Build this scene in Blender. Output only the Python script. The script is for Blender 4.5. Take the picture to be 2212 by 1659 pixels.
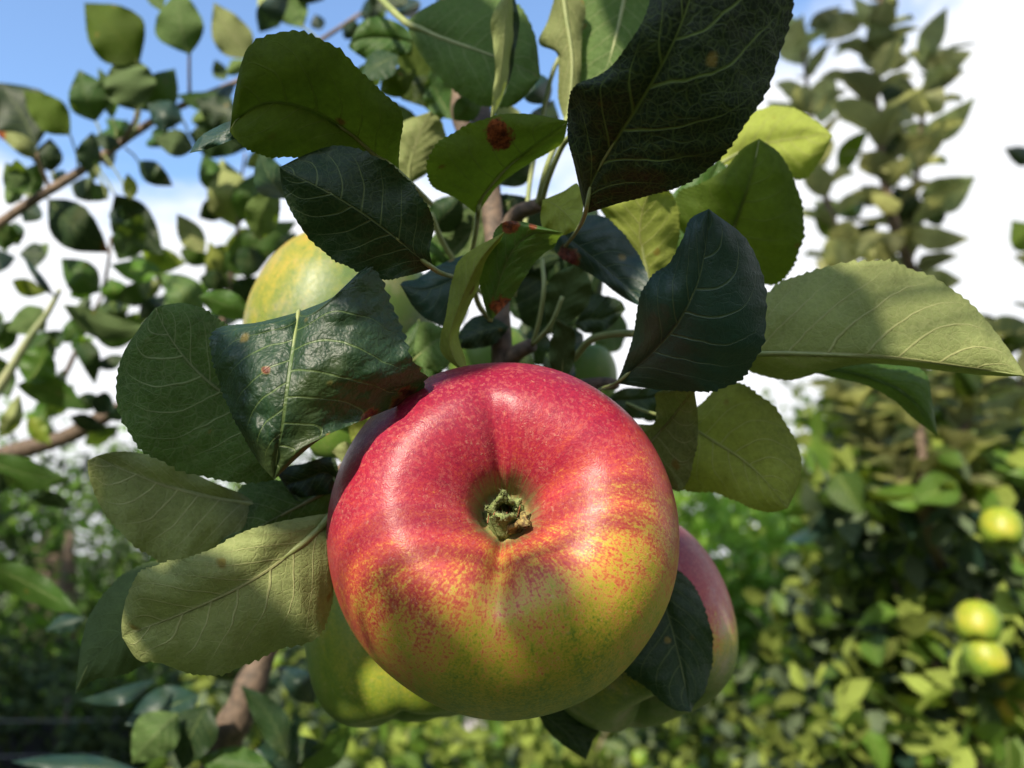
import bpy, math, random
import numpy as np
from mathutils import Vector, Matrix, noise as mnoise

R_ = random.Random(7)
scene = bpy.context.scene
for o in list(bpy.data.objects): bpy.data.objects.remove(o)
COL = scene.collection

# ------------------------------------------------------------------ camera
PITCH = math.radians(12)
CAM = Vector((0, 0, 1.5))
FW = Vector((0, math.cos(PITCH), math.sin(PITCH)))
UP = Vector((0, -math.sin(PITCH), math.cos(PITCH)))
RT = Vector((1, 0, 0))
cam_d = bpy.data.cameras.new('camera'); cam = bpy.data.objects.new('camera', cam_d); COL.objects.link(cam)
cam.location = CAM; cam.rotation_euler = (math.pi/2 + PITCH, 0, 0)
cam_d.lens = 28; cam_d.sensor_width = 36; cam_d.clip_start = 0.01; cam_d.clip_end = 2000
cam_d.dof.use_dof = True; cam_d.dof.focus_distance = 0.172; cam_d.dof.aperture_fstop = 13
scene.camera = cam
K = 36/28/2212

def P(x, y, d):
    """point d millimetres in front of the lens"""
    d = d/1000.0
    return CAM + FW*d + RT*((x-1106)*K*d) + UP*((829.5-y)*K*d)

# ------------------------------------------------------------------ light
SUN = (RT*-0.38 + UP*0.72 - FW*0.64).normalized()
elev = math.asin(SUN.z); rot = math.atan2(SUN.x, SUN.y)
w = bpy.data.worlds.new('World'); scene.world = w; w.use_nodes = True
sl = bpy.data.lights.new('sun', 'SUN'); sl.energy = 5.0; sl.angle = math.radians(0.55); sl.color = (1, 0.88, 0.70)
so = bpy.data.objects.new('sun', sl); COL.objects.link(so)
so.rotation_euler = SUN.to_track_quat('Z', 'Y').to_euler(); so.location = (0, -2, 4)
scene.view_settings.view_transform = 'Standard'; scene.view_settings.look = 'None'
scene.view_settings.exposure = 0.92; scene.view_settings.gamma = 1.0

# ------------------------------------------------------------------ node helper
class NT:
    def __init__(s, nt): s.nt = nt; s.nt.nodes.clear()
    def node(s, t, **kw):
        n = s.nt.nodes.new(t)
        for k, v in kw.items(): setattr(n, k, v)
        return n
    def put(s, sock, v):
        if isinstance(v, bpy.types.NodeSocket): s.nt.links.new(v, sock)
        elif isinstance(v, (tuple, list)) and len(v) == 3 and sock.type == 'RGBA': sock.default_value = (*v, 1)
        else: sock.default_value = v
    def m(s, op, a, b=None, c=None, clamp=False):
        n = s.node('ShaderNodeMath', operation=op, use_clamp=clamp)
        for i, v in enumerate((a, b, c)):
            if v is not None: s.put(n.inputs[i], v)
        return n.outputs[0]
    def vm(s, op, a, b=None, scale=None):
        n = s.node('ShaderNodeVectorMath', operation=op)
        s.put(n.inputs[0], a)
        if b is not None: s.put(n.inputs[1], b)
        if scale is not None: s.put(n.inputs['Scale'], scale)
        return n.outputs['Value'] if op in ('LENGTH', 'DOT_PRODUCT') else n.outputs[0]
    def ss(s, x, lo, hi, a=0.0, b=1.0):
        n = s.node('ShaderNodeMapRange', interpolation_type='SMOOTHSTEP')
        for k, v in zip(('Value', 'From Min', 'From Max', 'To Min', 'To Max'), (x, lo, hi, a, b)): s.put(n.inputs[k], v)
        return n.outputs[0]
    def mix(s, f, a, b, blend='MIX'):
        n = s.node('ShaderNodeMix', data_type='RGBA', blend_type=blend)
        s.put(n.inputs[0], f); s.put(n.inputs[6], a); s.put(n.inputs[7], b)
        return n.outputs[2]
    def noise(s, vec, scale, detail=2, rough=.5, dist=0, col=False):
        n = s.node('ShaderNodeTexNoise')
        s.put(n.inputs['Vector'], vec); n.inputs['Scale'].default_value = scale
        n.inputs['Detail'].default_value = detail; n.inputs['Roughness'].default_value = rough
        n.inputs['Distortion'].default_value = dist
        return n.outputs[1 if col else 0]
    def vor(s, vec, scale, feature='F1', out=0, rnd=1.0):
        n = s.node('ShaderNodeTexVoronoi', feature=feature)
        s.put(n.inputs['Vector'], vec); n.inputs['Scale'].default_value = scale
        n.inputs['Randomness'].default_value = rnd
        return n.outputs[out]
    def sep(s, v):
        n = s.node('ShaderNodeSeparateXYZ'); s.put(n.inputs[0], v); return n.outputs
    def comb(s, x, y, z):
        n = s.node('ShaderNodeCombineXYZ')
        for i, v in enumerate((x, y, z)): s.put(n.inputs[i], v)
        return n.outputs[0]
    def attr(s, name, out='Fac'):
        n = s.node('ShaderNodeAttribute', attribute_name=name); return n.outputs[out]
    def ramp(s, f, stops):
        n = s.node('ShaderNodeValToRGB'); s.put(n.inputs[0], f)
        e = n.color_ramp.elements
        while len(e) < len(stops): e.new(0.5)
        for el, (p, c) in zip(e, stops): el.position = p; el.color = (*c, 1)
        return n.outputs[0]
    def bump(s, h, strength, dist):
        n = s.node('ShaderNodeBump'); s.put(n.inputs['Height'], h); s.put(n.inputs['Strength'], strength)
        s.put(n.inputs['Distance'], dist); return n.outputs[0]

# world: clear evening sky with broken cloud, thick towards the horizon
n = NT(w.node_tree)
sky = n.node('ShaderNodeTexSky', sky_type='NISHITA', sun_disc=False)
sky.sun_elevation = elev; sky.sun_rotation = rot; sky.air_density = 1.0; sky.dust_density = 1.2; sky.ozone_density = 2.5
tc = n.node('ShaderNodeTexCoord').outputs['Generated']
x, y, z = n.sep(tc)
cn = n.noise(n.vm('MULTIPLY', tc, (1.0, 1.0, 2.2)), 3.2, 6, .6, .3)
cov = n.m('ADD', n.m('MULTIPLY', n.m('SUBTRACT', cn, .5), 1.9), n.m('ADD', n.m('MULTIPLY', z, -3.0), n.m('MULTIPLY', x, .60)))
cov = n.ss(n.m('ADD', cov, 1.80), 0.1, .6)
skyc = n.mix(1.0, n.vm('SCALE', sky.outputs[0], scale=0.115), (1.15, 1.36, 1.50), 'MULTIPLY')
cld = n.mix(n.m('MULTIPLY_ADD', cov, .95, .05), skyc, (.62, .63, .65))
bg = n.node('ShaderNodeBackground'); n.put(bg.inputs[0], cld); bg.inputs[1].default_value = 1.0
out = n.node('ShaderNodeOutputWorld'); n.nt.links.new(bg.outputs[0], out.inputs[0])

# ------------------------------------------------------------------ materials
def finish(n, sh):
    o = n.node('ShaderNodeOutputMaterial'); n.nt.links.new(sh, o.inputs[0])

def principled(n, **kw):
    p = n.node('ShaderNodeBsdfPrincipled')
    for k, v in kw.items(): n.put(p.inputs[k.replace('_', ' ')], v)
    return p

def leaf_mat(name, top, under, trans, vein=(.30, .36, .10), uvein=None, pucker=.5, rough=.42, tf=.32, N=8.0, fine=1.0, rv=.6, spec=.27, spotcol=(.17, .045, .012)):
    m = bpy.data.materials.new(name); m.use_nodes = True; n = NT(m.node_tree)
    tcn = n.node('ShaderNodeTexCoord'); obj = tcn.outputs['Object']; uv = tcn.outputs['UV']
    back = n.node('ShaderNodeNewGeometry').outputs['Backfacing']
    u, v, _ = n.sep(uv)
    wob = n.m('SUBTRACT', n.noise(obj, 90, 2), .5)
    au = n.m('ABSOLUTE', u)
    side = n.m('MULTIPLY', n.m('SIGN', u), .22)
    p = n.m('SUBTRACT', v, n.m('MULTIPLY', au, .24))
    p = n.m('SUBTRACT', p, n.m('MULTIPLY', n.m('POWER', au, 2.2), .10))
    p = n.m('ADD', n.m('MULTIPLY', p, N), n.m('ADD', side, n.m('MULTIPLY', wob, .55)))
    fr = n.m('ABSOLUTE', n.m('SUBTRACT', n.m('FRACT', n.m('ADD', p, 20.0)), .5))
    wd = n.m('MULTIPLY_ADD', au, -.040, .062)
    sec = n.m('MULTIPLY', n.m('SUBTRACT', 1.0, n.ss(fr, n.m('MULTIPLY', wd, .4), wd)), n.ss(au, .55, 1.0, 1.0, .25))
    mid = n.m('SUBTRACT', 1.0, n.ss(au, n.m('MULTIPLY_ADD', v, -.012, .016), n.m('MULTIPLY_ADD', v, -.03, .042)))
    # tertiary network
    dv = n.vm('ADD', obj, n.vm('SCALE', n.vm('SUBTRACT', n.noise(obj, 260, 1, col=True), (.5, .5, .5)), scale=.0022))
    t1 = n.m('SUBTRACT', 1.0, n.ss(n.vor(dv, 330, 'DISTANCE_TO_EDGE'), .012, .055))
    t2 = n.m('SUBTRACT', 1.0, n.ss(n.vor(dv, 900, 'DISTANCE_TO_EDGE'), .02, .13))
    ter = n.m('MAXIMUM', n.m('MULTIPLY', t1, .26*fine), n.m('MULTIPLY', t2, .15*fine))
    vm_ = n.m('MAXIMUM', n.m('MAXIMUM', n.m('MULTIPLY', sec, .95), mid), ter)
    rnd = n.attr('rnd')
    blotch = n.m('ADD', n.m('MULTIPLY', n.m('SUBTRACT', n.noise(obj, 55, 4, .6), .5), .9), n.m('MULTIPLY', n.m('SUBTRACT', n.noise(obj, 700, 2, .7), .5), .5))
    bright = n.m('ADD', n.m('ADD', 1.0, blotch), n.m('MULTIPLY', n.m('SUBTRACT', rnd, .5), rv))
    ctop = n.mix(1.0, top, n.comb(bright, bright, bright), 'MULTIPLY')
    cund = n.mix(1.0, under, n.comb(bright, bright, bright), 'MULTIPLY')
    ctop = n.mix(n.m('MULTIPLY', vm_, .75), ctop, vein)
    cund = n.mix(n.m('MULTIPLY', vm_, .62), cund, uvein or tuple(min(.6, c*1.75) for c in under))
    spot = n.attr('spot')
    sn = n.m('ADD', spot, n.m('MULTIPLY', n.m('SUBTRACT', n.noise(obj, 300, 5, .7), .5), 1.0))
    sm = n.ss(sn, .40, .54)
    fl = n.m('MULTIPLY', n.m('SUBTRACT', 1.0, n.ss(n.vor(dv, 150), .10, .24)), n.ss(n.sep(n.vor(dv, 150, 'F1', 1))[0], .90, .92))
    sm = n.m('MAXIMUM', sm, n.m('MULTIPLY', fl, .8))
    scn = n.mix(n.ss(n.noise(obj, 650, 4, .7), .3, .7), tuple(c*.12 for c in spotcol), tuple(c*1.7 for c in spotcol))
    scn = n.mix(n.ss(sn, .42, .60), (.16, .12, .02), scn)
    col = n.mix(back, ctop, cund)
    # warm aging along patches of the lamina
    age = n.ss(n.noise(obj, 34, 3, .6), .56, .72, 0, .45)
    col = n.mix(n.m('MULTIPLY', age, n.m('SUBTRACT', 1.0, back)), col, (top[0]*2.2+.02, top[1]*1.25+.01, top[2]*.7))
    col = n.mix(sm, col, scn)
    tr = n.mix(n.m('MULTIPLY', vm_, .6), trans, tuple(c*.35 for c in trans))
    tr = n.mix(1.0, tr, n.comb(bright, bright, bright), 'MULTIPLY')
    tr = n.mix(sm, tr, tuple(c*.6 for c in spotcol))
    # relief: domed fields between sunken veins above, raised veins below
    cell = n.vor(dv, 420, 'SMOOTH_F1'); cell2 = n.vor(dv, 1100, 'F1')
    h = n.m('ADD', n.m('MULTIPLY', n.m('SUBTRACT', 1.0, cell), .8*pucker), n.m('MULTIPLY', n.m('SUBTRACT', 1.0, cell2), .28*pucker+.06))
    h = n.m('SUBTRACT', h, n.m('MULTIPLY', vm_, .8))
    h = n.m('ADD', h, n.m('MULTIPLY', n.noise(obj, 1500, 2), .25))
    nb = n.bump(h, .55, .00055)
    rg = n.m('ADD', n.m('MULTIPLY', back, .22), n.m('ADD', rough, n.m('MULTIPLY', n.noise(obj, 160, 3), .15)))
    pb = principled(n, Base_Color=col, Roughness=rg, Normal=nb, Specular_IOR_Level=n.m('MULTIPLY_ADD', back, -.16, spec))
    tb = n.node('ShaderNodeBsdfTranslucent'); n.put(tb.inputs[0], tr); n.put(tb.inputs[1], nb)
    mx = n.node('ShaderNodeMixShader'); n.put(mx.inputs[0], n.m('MULTIPLY', tf, n.m('SUBTRACT', 1.0, n.m('MULTIPLY', sm, .6))))
    n.nt.links.new(pb.outputs[0], mx.inputs[1]); n.nt.links.new(tb.outputs[0], mx.inputs[2])
    finish(n, mx.outputs[0]); return m

UND = (.088, .130, .036); TR = (.17, .27, .025)
LM = dict(
    green = leaf_mat('leaf_green', (.022, .068, .009), UND, TR, vein=(.15, .20, .06), pucker=.5),
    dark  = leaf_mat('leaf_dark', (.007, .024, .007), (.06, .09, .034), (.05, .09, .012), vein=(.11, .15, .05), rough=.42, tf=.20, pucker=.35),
    net   = leaf_mat('leaf_netted', (.0060, .0190, .0050), (.07, .10, .035), (.02, .035, .005), vein=(.13, .19, .04), fine=1.5, rough=.5, tf=.12, N=6.5, pucker=.3),
    blue  = leaf_mat('leaf_blue_green', (.008, .028, .022), (.08, .11, .06), (.06, .12, .03), vein=(.07, .11, .045), rough=.38, spec=.38, tf=.18, fine=.5, pucker=.22, spotcol=(.12, .028, .020)),
    wrink = leaf_mat('leaf_wrinkled', (.010, .036, .014), UND, TR, vein=(.09, .14, .04), pucker=1.4, rough=.42, spec=.45, tf=.16, fine=.5, spotcol=(.085, .024, .009)),
    pale  = leaf_mat('leaf_pale', (.035, .08, .015), (.195, .230, .088), (.22, .28, .03), uvein=(.42, .42, .20), pucker=.55, fine=1.1),
    grey  = leaf_mat('leaf_grey_green', (.03, .075, .02), (.062, .108, .032), (.11, .21, .018), uvein=(.25, .30, .14), pucker=1.1, fine=1.5),
    yell  = leaf_mat('leaf_yellow_green', (.09, .15, .016), (.195, .235, .045), (.33, .40, .03), uvein=(.34, .35, .13), pucker=.25, fine=.6),
    oliv  = leaf_mat('leaf_olive', (.032, .062, .008), (.046, .075, .011), (.16, .235, .010), vein=(.16, .20, .035), uvein=(.13, .17, .035), pucker=.35, tf=.42, fine=.7),
    far   = leaf_mat('leaf_far', (.050, .110, .014), (.17, .215, .045), (.30, .42, .025), pucker=.2, fine=.2, rough=.42, rv=1.5),
    sap   = leaf_mat('leaf_sapling', (.060, .095, .032), (.32, .33, .16), (.46, .48, .17), pucker=.3, fine=.3, rough=.5, rv=.9, tf=.48),
    hedge = leaf_mat('leaf_hedge', (.065, .16, .016), (.12, .21, .035), (.26, .48, .03), pucker=.1, fine=.1, rough=.42, rv=1.5),
)

def simple_mat(name, col, col2, scale=80, rough=.7, bump=.4, bdist=.0006, stretch=(1, 1, 1)):
    m = bpy.data.materials.new(name); m.use_nodes = True; n = NT(m.node_tree)
    obj = n.vm('MULTIPLY', n.node('ShaderNodeTexCoord').outputs['Object'], stretch)
    f = n.noise(obj, scale, 5, .65)
    c = n.mix(n.ss(f, .35, .65), col, col2)
    b = n.bump(n.m('ADD', f, n.m('MULTIPLY', n.noise(obj, scale*5, 3, .7), .4)), bump, bdist)
    pb = principled(n, Base_Color=c, Roughness=rough, Normal=b)
    finish(n, pb.outputs[0]); return m

M_petiole = simple_mat('petiole', (.22, .25, .09), (.16, .20, .06), 200, .55, .3, .0003)
M_bark = simple_mat('bark', (.050, .036, .024), (.12, .082, .055), 260, .75, .8, .0007)
M_bark2 = simple_mat('bark_grey', (.075, .055, .038), (.19, .135, .095), 150, .8, .8, .0012)
M_shoot = simple_mat('green_shoot', (.20, .24, .11), (.28, .29, .15), 120, .6, .3, .0005)
M_sepal = simple_mat('sepal', (.12, .17, .04), (.24, .27, .10), 1400, .9, 1.0, .0004)
M_sepal_tip = simple_mat('sepal_dry', (.10, .05, .018), (.34, .26, .08), 900, .8, 1.0, .0004)
M_stamen = simple_mat('stamen', (.10, .025, .010), (.30, .12, .05), 2000, .7, .5, .0002)
M_fuzz = simple_mat('fuzz', (.22, .27, .10), (.34, .37, .18), 900, .9, 0, .0001)
M_dark = simple_mat('dark_board', (.012, .012, .013), (.035, .034, .036), 6, .85, .3, .002)
M_wire = simple_mat('wire', (.25, .25, .26), (.35, .35, .36), 40, .45, .2, .0005)
M_ground = simple_mat('ground_grass', (.035, .06, .015), (.10, .12, .035), 3, .95, .6, .02)
M_petal = simple_mat('petal', (.62, .58, .66), (.75, .72, .78), 100, .6, .1, .001)

def apple_mat(name, blush=1.0, shift=0.0, dim=1.0, bloom=.06, basin=1.0, zs=0.0):
    m = bpy.data.materials.new(name); m.use_nodes = True; n = NT(m.node_tree)
    ob = n.node('ShaderNodeTexCoord').outputs['Object']
    p = n.vm('SCALE', ob, scale=1/.043)
    x, y, z = n.sep(p)
    xy = n.comb(x, y, 0.0); r = n.vm('LENGTH', xy)
    az = n.vm('NORMALIZE', xy)
    azw = n.vm('ADD', az, n.vm('SCALE', n.noise(p, 1.3, 2, col=True), scale=.22))
    polar = n.m('ARCTAN2', r, z)                     # 0 at the calyx
    sc = n.vm('ADD', n.vm('SCALE', azw, scale=1.0), n.comb(0.0, 0.0, n.m('MULTIPLY', polar, .16)))
    streak = n.m('SUBTRACT', n.noise(sc, 9, 4, .65), .5)
    streakf = n.m('SUBTRACT', n.noise(n.vm('ADD', az, n.comb(0.0, 0.0, n.m('MULTIPLY', polar, .35))), 34, 3, .7), .5)
    big = n.m('SUBTRACT', n.noise(p, 1.9, 3, .55), .5)
    mott = n.m('SUBTRACT', n.noise(p, 9, 4, .6), .5)
    sp = n.vm('ADD', n.vm('SCALE', p, scale=1.0), n.vm('SCALE', az, scale=n.m('MULTIPLY', r, -.0)))
    speck = n.m('SUBTRACT', n.noise(sp, 72, 2, .6), .5)
    speck2 = n.m('SUBTRACT', n.noise(n.vm('ADD', az, n.comb(0.0, 0.0, n.m('MULTIPLY', polar, .8))), 62, 1, .6), .5)
    # where the sun has coloured the skin: top and left, fading to the lower right
    side = n.m('ADD', n.m('MULTIPLY', y, .78), n.m('ADD', n.m('MULTIPLY', x, -.20), .72+shift))
    side = n.m('ADD', side, n.m('MULTIPLY', z, zs))
    b = n.m('ADD', side, n.m('MULTIPLY', big, .55))
    b = n.m('ADD', b, n.m('MULTIPLY', streak, .60))
    b = n.m('ADD', b, n.m('MULTIPLY', streakf, .46))
    b = n.m('ADD', b, n.m('MULTIPLY', mott, .48))
    b = n.m('ADD', b, n.m('MULTIPLY', speck, .80))
    b = n.m('ADD', b, n.m('MULTIPLY', speck2, .45))
    b = n.m('MULTIPLY', b, blush, clamp=False)
    b = n.m('MULTIPLY_ADD', b, .62, .22, clamp=True)
    col = n.ramp(b, [(0.0, (.085*dim, .17*dim, .018)), (.16, (.17*dim, .24*dim, .018)), (.33, (.40*dim, .35*dim, .020)), (.42, (.52*dim, .31*dim, .045)),
                     (.50, (.50*dim, .15*dim, .035)), (.60, (.42*dim, .055*dim, .030)), (.76, (.34*dim, .018*dim, .032)), (1.0, (.23*dim, .007*dim, .026))])
    pk = n.ss(n.m('ADD', n.noise(n.vm('ADD', p, n.vm('SCALE', az, scale=.0)), 42, 3, .65), n.m('MULTIPLY', n.m('ADD', speck2, mott), .35)), .50, .64)
    col = n.mix(n.m('MULTIPLY', pk, n.ss(b, .45, .75, 0, .27)), col, (.56*dim, .17*dim, .12*dim))
    # pale lenticels, some star shaped, drawn out from the calyx
    lp = n.vm('ADD', p, n.vm('SCALE', n.noise(p, 30, 2, col=True), scale=.09))
    vd = n.vor(lp, 15, 'F1'); vc = n.sep(n.vor(lp, 15, 'F1', 1))[0]
    len1 = n.m('MULTIPLY', n.m('SUBTRACT', 1.0, n.ss(vd, .08, n.m('MULTIPLY_ADD', vc, .16, .11))), n.ss(n.noise(p, 3, 2), .40, .60))
    vd2 = n.vor(lp, 34, 'F1'); len2 = n.m('MULTIPLY', n.m('SUBTRACT', 1.0, n.ss(vd2, .10, .30)), n.ss(n.noise(p, 4.5, 3), .42, .62))
    lent = n.m('MAXIMUM', n.m('MULTIPLY', len1, .30), n.m('MULTIPLY', len2, .30))
    col = n.mix(lent, col, (.62*dim, .40*dim, .24*dim))
    # dark pin-point specks
    vd3 = n.vor(p, 46, 'F1'); ds = n.m('MULTIPLY', n.m('SUBTRACT', 1.0, n.ss(vd3, .07, .17)), n.ss(n.noise(p, 6, 2), .48, .6))
    col = n.mix(n.m('MULTIPLY', ds, .5), col, (.16*dim, .03, .015))
    # green downy skin in the basin
    gb = n.m('ADD', r, n.m('MULTIPLY', n.m('ADD', streak, speck2), .17))
    gm = n.m('MULTIPLY', n.m('SUBTRACT', 1.0, n.ss(gb, .09, .22)), n.ss(z, 0, .3, 0, basin))
    dn = n.noise(sc, 60, 3, .7)
    col = n.mix(gm, col, n.mix(dn, (.09, .12, .025), (.26, .27, .11)))
    # bloom
    bl = n.ss(n.noise(p, 2.6, 4, .7), .45, .75, 0, bloom*2.2)
    col = n.mix(n.m('ADD', bl, bloom*.4), col, (.42, .30, .30))
    h = n.m('ADD', n.m('MULTIPLY', n.noise(p, 30, 3, .6), .6), n.m('ADD', n.m('MULTIPLY', n.noise(p, 130, 2), .35), n.m('MULTIPLY', lent, .4)))
    nb = n.bump(h, .55, .00030)
    rg = n.m('ADD', n.m('MULTIPLY_ADD', n.noise(p, 26, 3), .26, .27), n.m('MULTIPLY', gm, .35))
    pb = principled(n, Base_Color=col, Roughness=rg, Normal=nb, Specular_IOR_Level=.27, Coat_Weight=.0)
    pb.inputs['Subsurface Weight'].default_value = .08; pb.inputs['Subsurface Scale'].default_value = .002
    finish(n, pb.outputs[0]); return m

# ------------------------------------------------------------------ object helpers
def tag(o, label=None, cat=None, group=None, kind=None):
    if label: o['label'] = label
    if cat: o['category'] = cat
    if group: o['group'] = group
    if kind: o['kind'] = kind
    return o

def empty(name, loc):
    o = bpy.data.objects.new(name, None); COL.objects.link(o); o.location = loc; o.empty_display_size = .02; return o

def mesh_obj(name, verts, faces, mat, parent=None, smooth=True, uvs=None, spot=None, rnd=None):
    off = getattr_loc(parent)
    me = bpy.data.meshes.new(name)
    me.from_pydata([tuple(Vector(v)-off) for v in verts], [], faces)
    if uvs is not None:
        ul = me.uv_layers.new(name='UVMap')
        vi = np.empty(len(me.loops), dtype=np.int32); me.loops.foreach_get('vertex_index', vi)
        ul.data.foreach_set('uv', np.asarray(uvs, dtype=np.float32)[vi].ravel())
    for nm, dat in (('spot', spot), ('rnd', rnd)):
        if dat is not None:
            a = me.attributes.new(nm, 'FLOAT', 'POINT'); a.data.foreach_set('value', np.asarray(dat, dtype=np.float32))
    if isinstance(mat, (list, tuple)):
        for mm in mat: me.materials.append(mm)
    else: me.materials.append(mat)
    if smooth: me.polygons.foreach_set('use_smooth', [True]*len(me.polygons))
    me.update()
    o = bpy.data.objects.new(name, me); COL.objects.link(o)
    if parent is not None: o.parent = parent
    return o

def getattr_loc(o):
    v = Vector((0, 0, 0))
    while o is not None:
        v = v + o.location; o = o.parent
    return v

def catmull(pts, n):
    """n samples through pts (numpy k x c)"""
    pts = np.asarray(pts, dtype=float); k = len(pts)
    if k == 2: t = np.linspace(0, 1, n)[:, None]; return pts[0]*(1-t)+pts[1]*t
    ext = np.vstack([2*pts[0]-pts[1], pts, 2*pts[-1]-pts[-2]])
    s = np.linspace(0, k-1, n); i = np.minimum(s.astype(int), k-2); f = (s-i)[:, None]
    p0, p1, p2, p3 = ext[i], ext[i+1], ext[i+2], ext[i+3]
    return .5*((2*p1)+(-p0+p2)*f+(2*p0-5*p1+4*p2-p3)*f**2+(-p0+3*p1-3*p2+p3)*f**3)

def tube_data(pts, radii, seg=8, samples=None, knob=0.0, base=0):
    arr = np.hstack([np.asarray([tuple(p) for p in pts]), np.asarray(radii, dtype=float)[:, None]])
    s = samples or max(4, (len(pts)-1)*6)
    c = catmull(arr, s); V = []; F = []
    nrm = None
    for i in range(s):
        a = Vector(c[max(0, i-1), :3]); b = Vector(c[min(s-1, i+1), :3]); t = (b-a)
        if t.length < 1e-9: t = Vector((0, 0, 1))
        t.normalize()
        if nrm is None: nrm = t.orthogonal().normalized()
        nrm = (nrm - t*nrm.dot(t)); nrm = nrm.normalized() if nrm.length > 1e-6 else t.orthogonal().normalized()
        bn = t.cross(nrm); r = max(c[i, 3], 1e-5)
        if knob: r *= 1+knob*mnoise.noise(Vector(c[i, :3])*90)
        for j in range(seg):
            an = 2*math.pi*j/seg
            V.append(tuple(Vector(c[i, :3])+(nrm*math.cos(an)+bn*math.sin(an))*r))
    for i in range(s-1):
        for j in range(seg):
            F.append((base+i*seg+j, base+i*seg+(j+1) % seg, base+(i+1)*seg+(j+1) % seg, base+(i+1)*seg+j))
    F.append(tuple(base+j for j in reversed(range(seg)))); F.append(tuple(base+(s-1)*seg+j for j in range(seg)))
    return V, F

def tubes(name, lst, mat, parent, seg=8, knob=0.0):
    V = []; F = []
    for pts, radii in lst:
        v, f = tube_data(pts, radii, seg, None, knob, len(V)); V += v; F += f
    return mesh_obj(name, V, F, mat, parent)

def leaf(root, rows, d, a=0, b=0, side='top', mat='green', bulge=1.5, wave=1.1, spots=(), pet=None, label=None,
         crump=.75, nv=170, nu=12, teeth=34, ta=.045, rib=.75, seed=None, holes=()):
    """rows base to tip: (mx,my, ax,ay, bx,by); d = depth of the midrib (mm, base..tip), a/b = extra depth of each margin"""
    rg = random.Random(seed if seed is not None else int(rows[0][0]*7+rows[0][1]))
    k = len(rows); R = []
    for i, r in enumerate(rows):
        R.append(tuple(r)*3 if len(r) == 2 else r)
    R = np.array(R, dtype=float)
    dd = np.array(d if isinstance(d, (tuple, list)) else (d, d), dtype=float)
    dm = catmull(dd[:, None], k)[:, 0] if len(dd) > 1 else np.full(k, dd[0])
    wa = np.hypot(R[:, 2]-R[:, 0], R[:, 3]-R[:, 1]); wb = np.hypot(R[:, 4]-R[:, 0], R[:, 5]-R[:, 1])
    a = np.array(a, dtype=float) if isinstance(a, (list, tuple)) else np.full(k, a)
    b = np.array(b, dtype=float) if isinstance(b, (list, tuple)) else np.full(k, b)
    da = dm + a*wa/max(wa.max(), 1); db = dm + b*wb/max(wb.max(), 1)
    pm = [P(R[i, 0], R[i, 1], dm[i]) for i in range(k)]
    pa = [P(R[i, 2], R[i, 3], da[i]) for i in range(k)]
    pb = [P(R[i, 4], R[i, 5], db[i]) for i in range(k)]
    M_ = catmull([tuple(q) for q in pm], nv); A_ = catmull([tuple(q) for q in pa], nv); B_ = catmull([tuple(q) for q in pb], nv)
    PX = catmull(R, nv)
    seglen = np.r_[0, np.cumsum(np.linalg.norm(np.diff(M_, axis=0), axis=1))]; L = seglen[-1]; vv = seglen/L
    toc = np.array(CAM)-M_; toc /= np.linalg.norm(toc, axis=1)[:, None]
    V = []; UV = []; SP = []
    us = np.linspace(0, 1, nu+1); us = 1-(1-us)**1.25
    ph = rg.uniform(0, 6.28); nf = rg.uniform(3.5, 6)
    for i in range(nv):
        fade = min(1, 12*vv[i], 10*(1-vv[i]))
        for sgn, E, ei in ((-1, A_, 2), (1, B_, 4)):
            e = E[i]-M_[i]; el = np.linalg.norm(e)
            ss = us[::-1] if sgn < 0 else us[1:]
            tn = teeth*(1 if sgn < 0 else .93); f = (vv[i]*tn + .3*math.sin(vv[i]*23+ph)) % 1.0
            tooth = (f if f < .78 else (1-f)/.22*.78)/.78
            tooth *= .7+.3*math.sin(vv[i]*51+ph*sgn)
            edge_n = .012*math.sin(vv[i]*17+ph*2+sgn)+.008*math.sin(vv[i]*41+sgn*ph)
            for s in ss:
                q = M_[i] + e*s*(1+(ta*tooth*fade+edge_n*fade)*s**7)
                w_ = bulge*4*s*(1-s)*min(1, el/.012)/1000.0
                ruf = wave/1000.0*(s**2)*math.sin(vv[i]*nf*6.28/1.6+ph+sgn*1.3)*fade
                quilt = .00034*math.sin((vv[i]-.28*s)*8*6.28+sgn)*s*(1-s*.6)*fade*min(1, el/.01)
                fold = -.0006*math.exp(-(s/.10)**2)*min(1, el/.01)*(1 if side == 'top' else -1)
                cr = 0.0
                if crump:
                    qv = Vector(q)
                    cr = crump/1000*(mnoise.noise(qv*75)+.55*mnoise.noise(qv*170+Vector((3, 1, 7)))+.3*mnoise.noise(qv*380))*min(1, el/.012)*fade*min(1, s*3)
                q = q + toc[i]*(w_+ruf+quilt+fold+cr)
                V.append(tuple(q)); UV.append((sgn*s, vv[i]))
                x_ = PX[i, 0]+(PX[i, ei]-PX[i, 0])*s; y_ = PX[i, 1]+(PX[i, ei+1]-PX[i, 1])*s
                sv = 0
                for (sx, sy, sr) in spots: sv = max(sv, max(0, 1-.5*math.hypot(x_-sx, y_-sy)/sr))
                SP.append(sv)
    W = 2*nu+1; F = []
    for i in range(nv-1):
        for j in range(W-1):
            F.append((i*W+j, i*W+j+1, (i+1)*W+j+1, (i+1)*W+j))
    c = nv//2*W+nu//2; c2 = nv//2*W+nu+nu//2; tot = 0
    for q in (nv//3, nv//2, 2*nv//3):
        for j in (nu//2, nu+nu//2):
            p0 = Vector(V[q*W+j]); e1 = Vector(V[q*W+j+1])-p0; e2 = Vector(V[(q+1)*W+j])-p0
            tot += e1.cross(e2).normalized().dot((CAM-p0).normalized())
    if (tot > 0) != (side == 'top'): F = [f[::-1] for f in F]
    o = mesh_obj('leaf', V, F, LM[mat], root, True, UV, SP, [rg.random()]*len(V))
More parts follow.
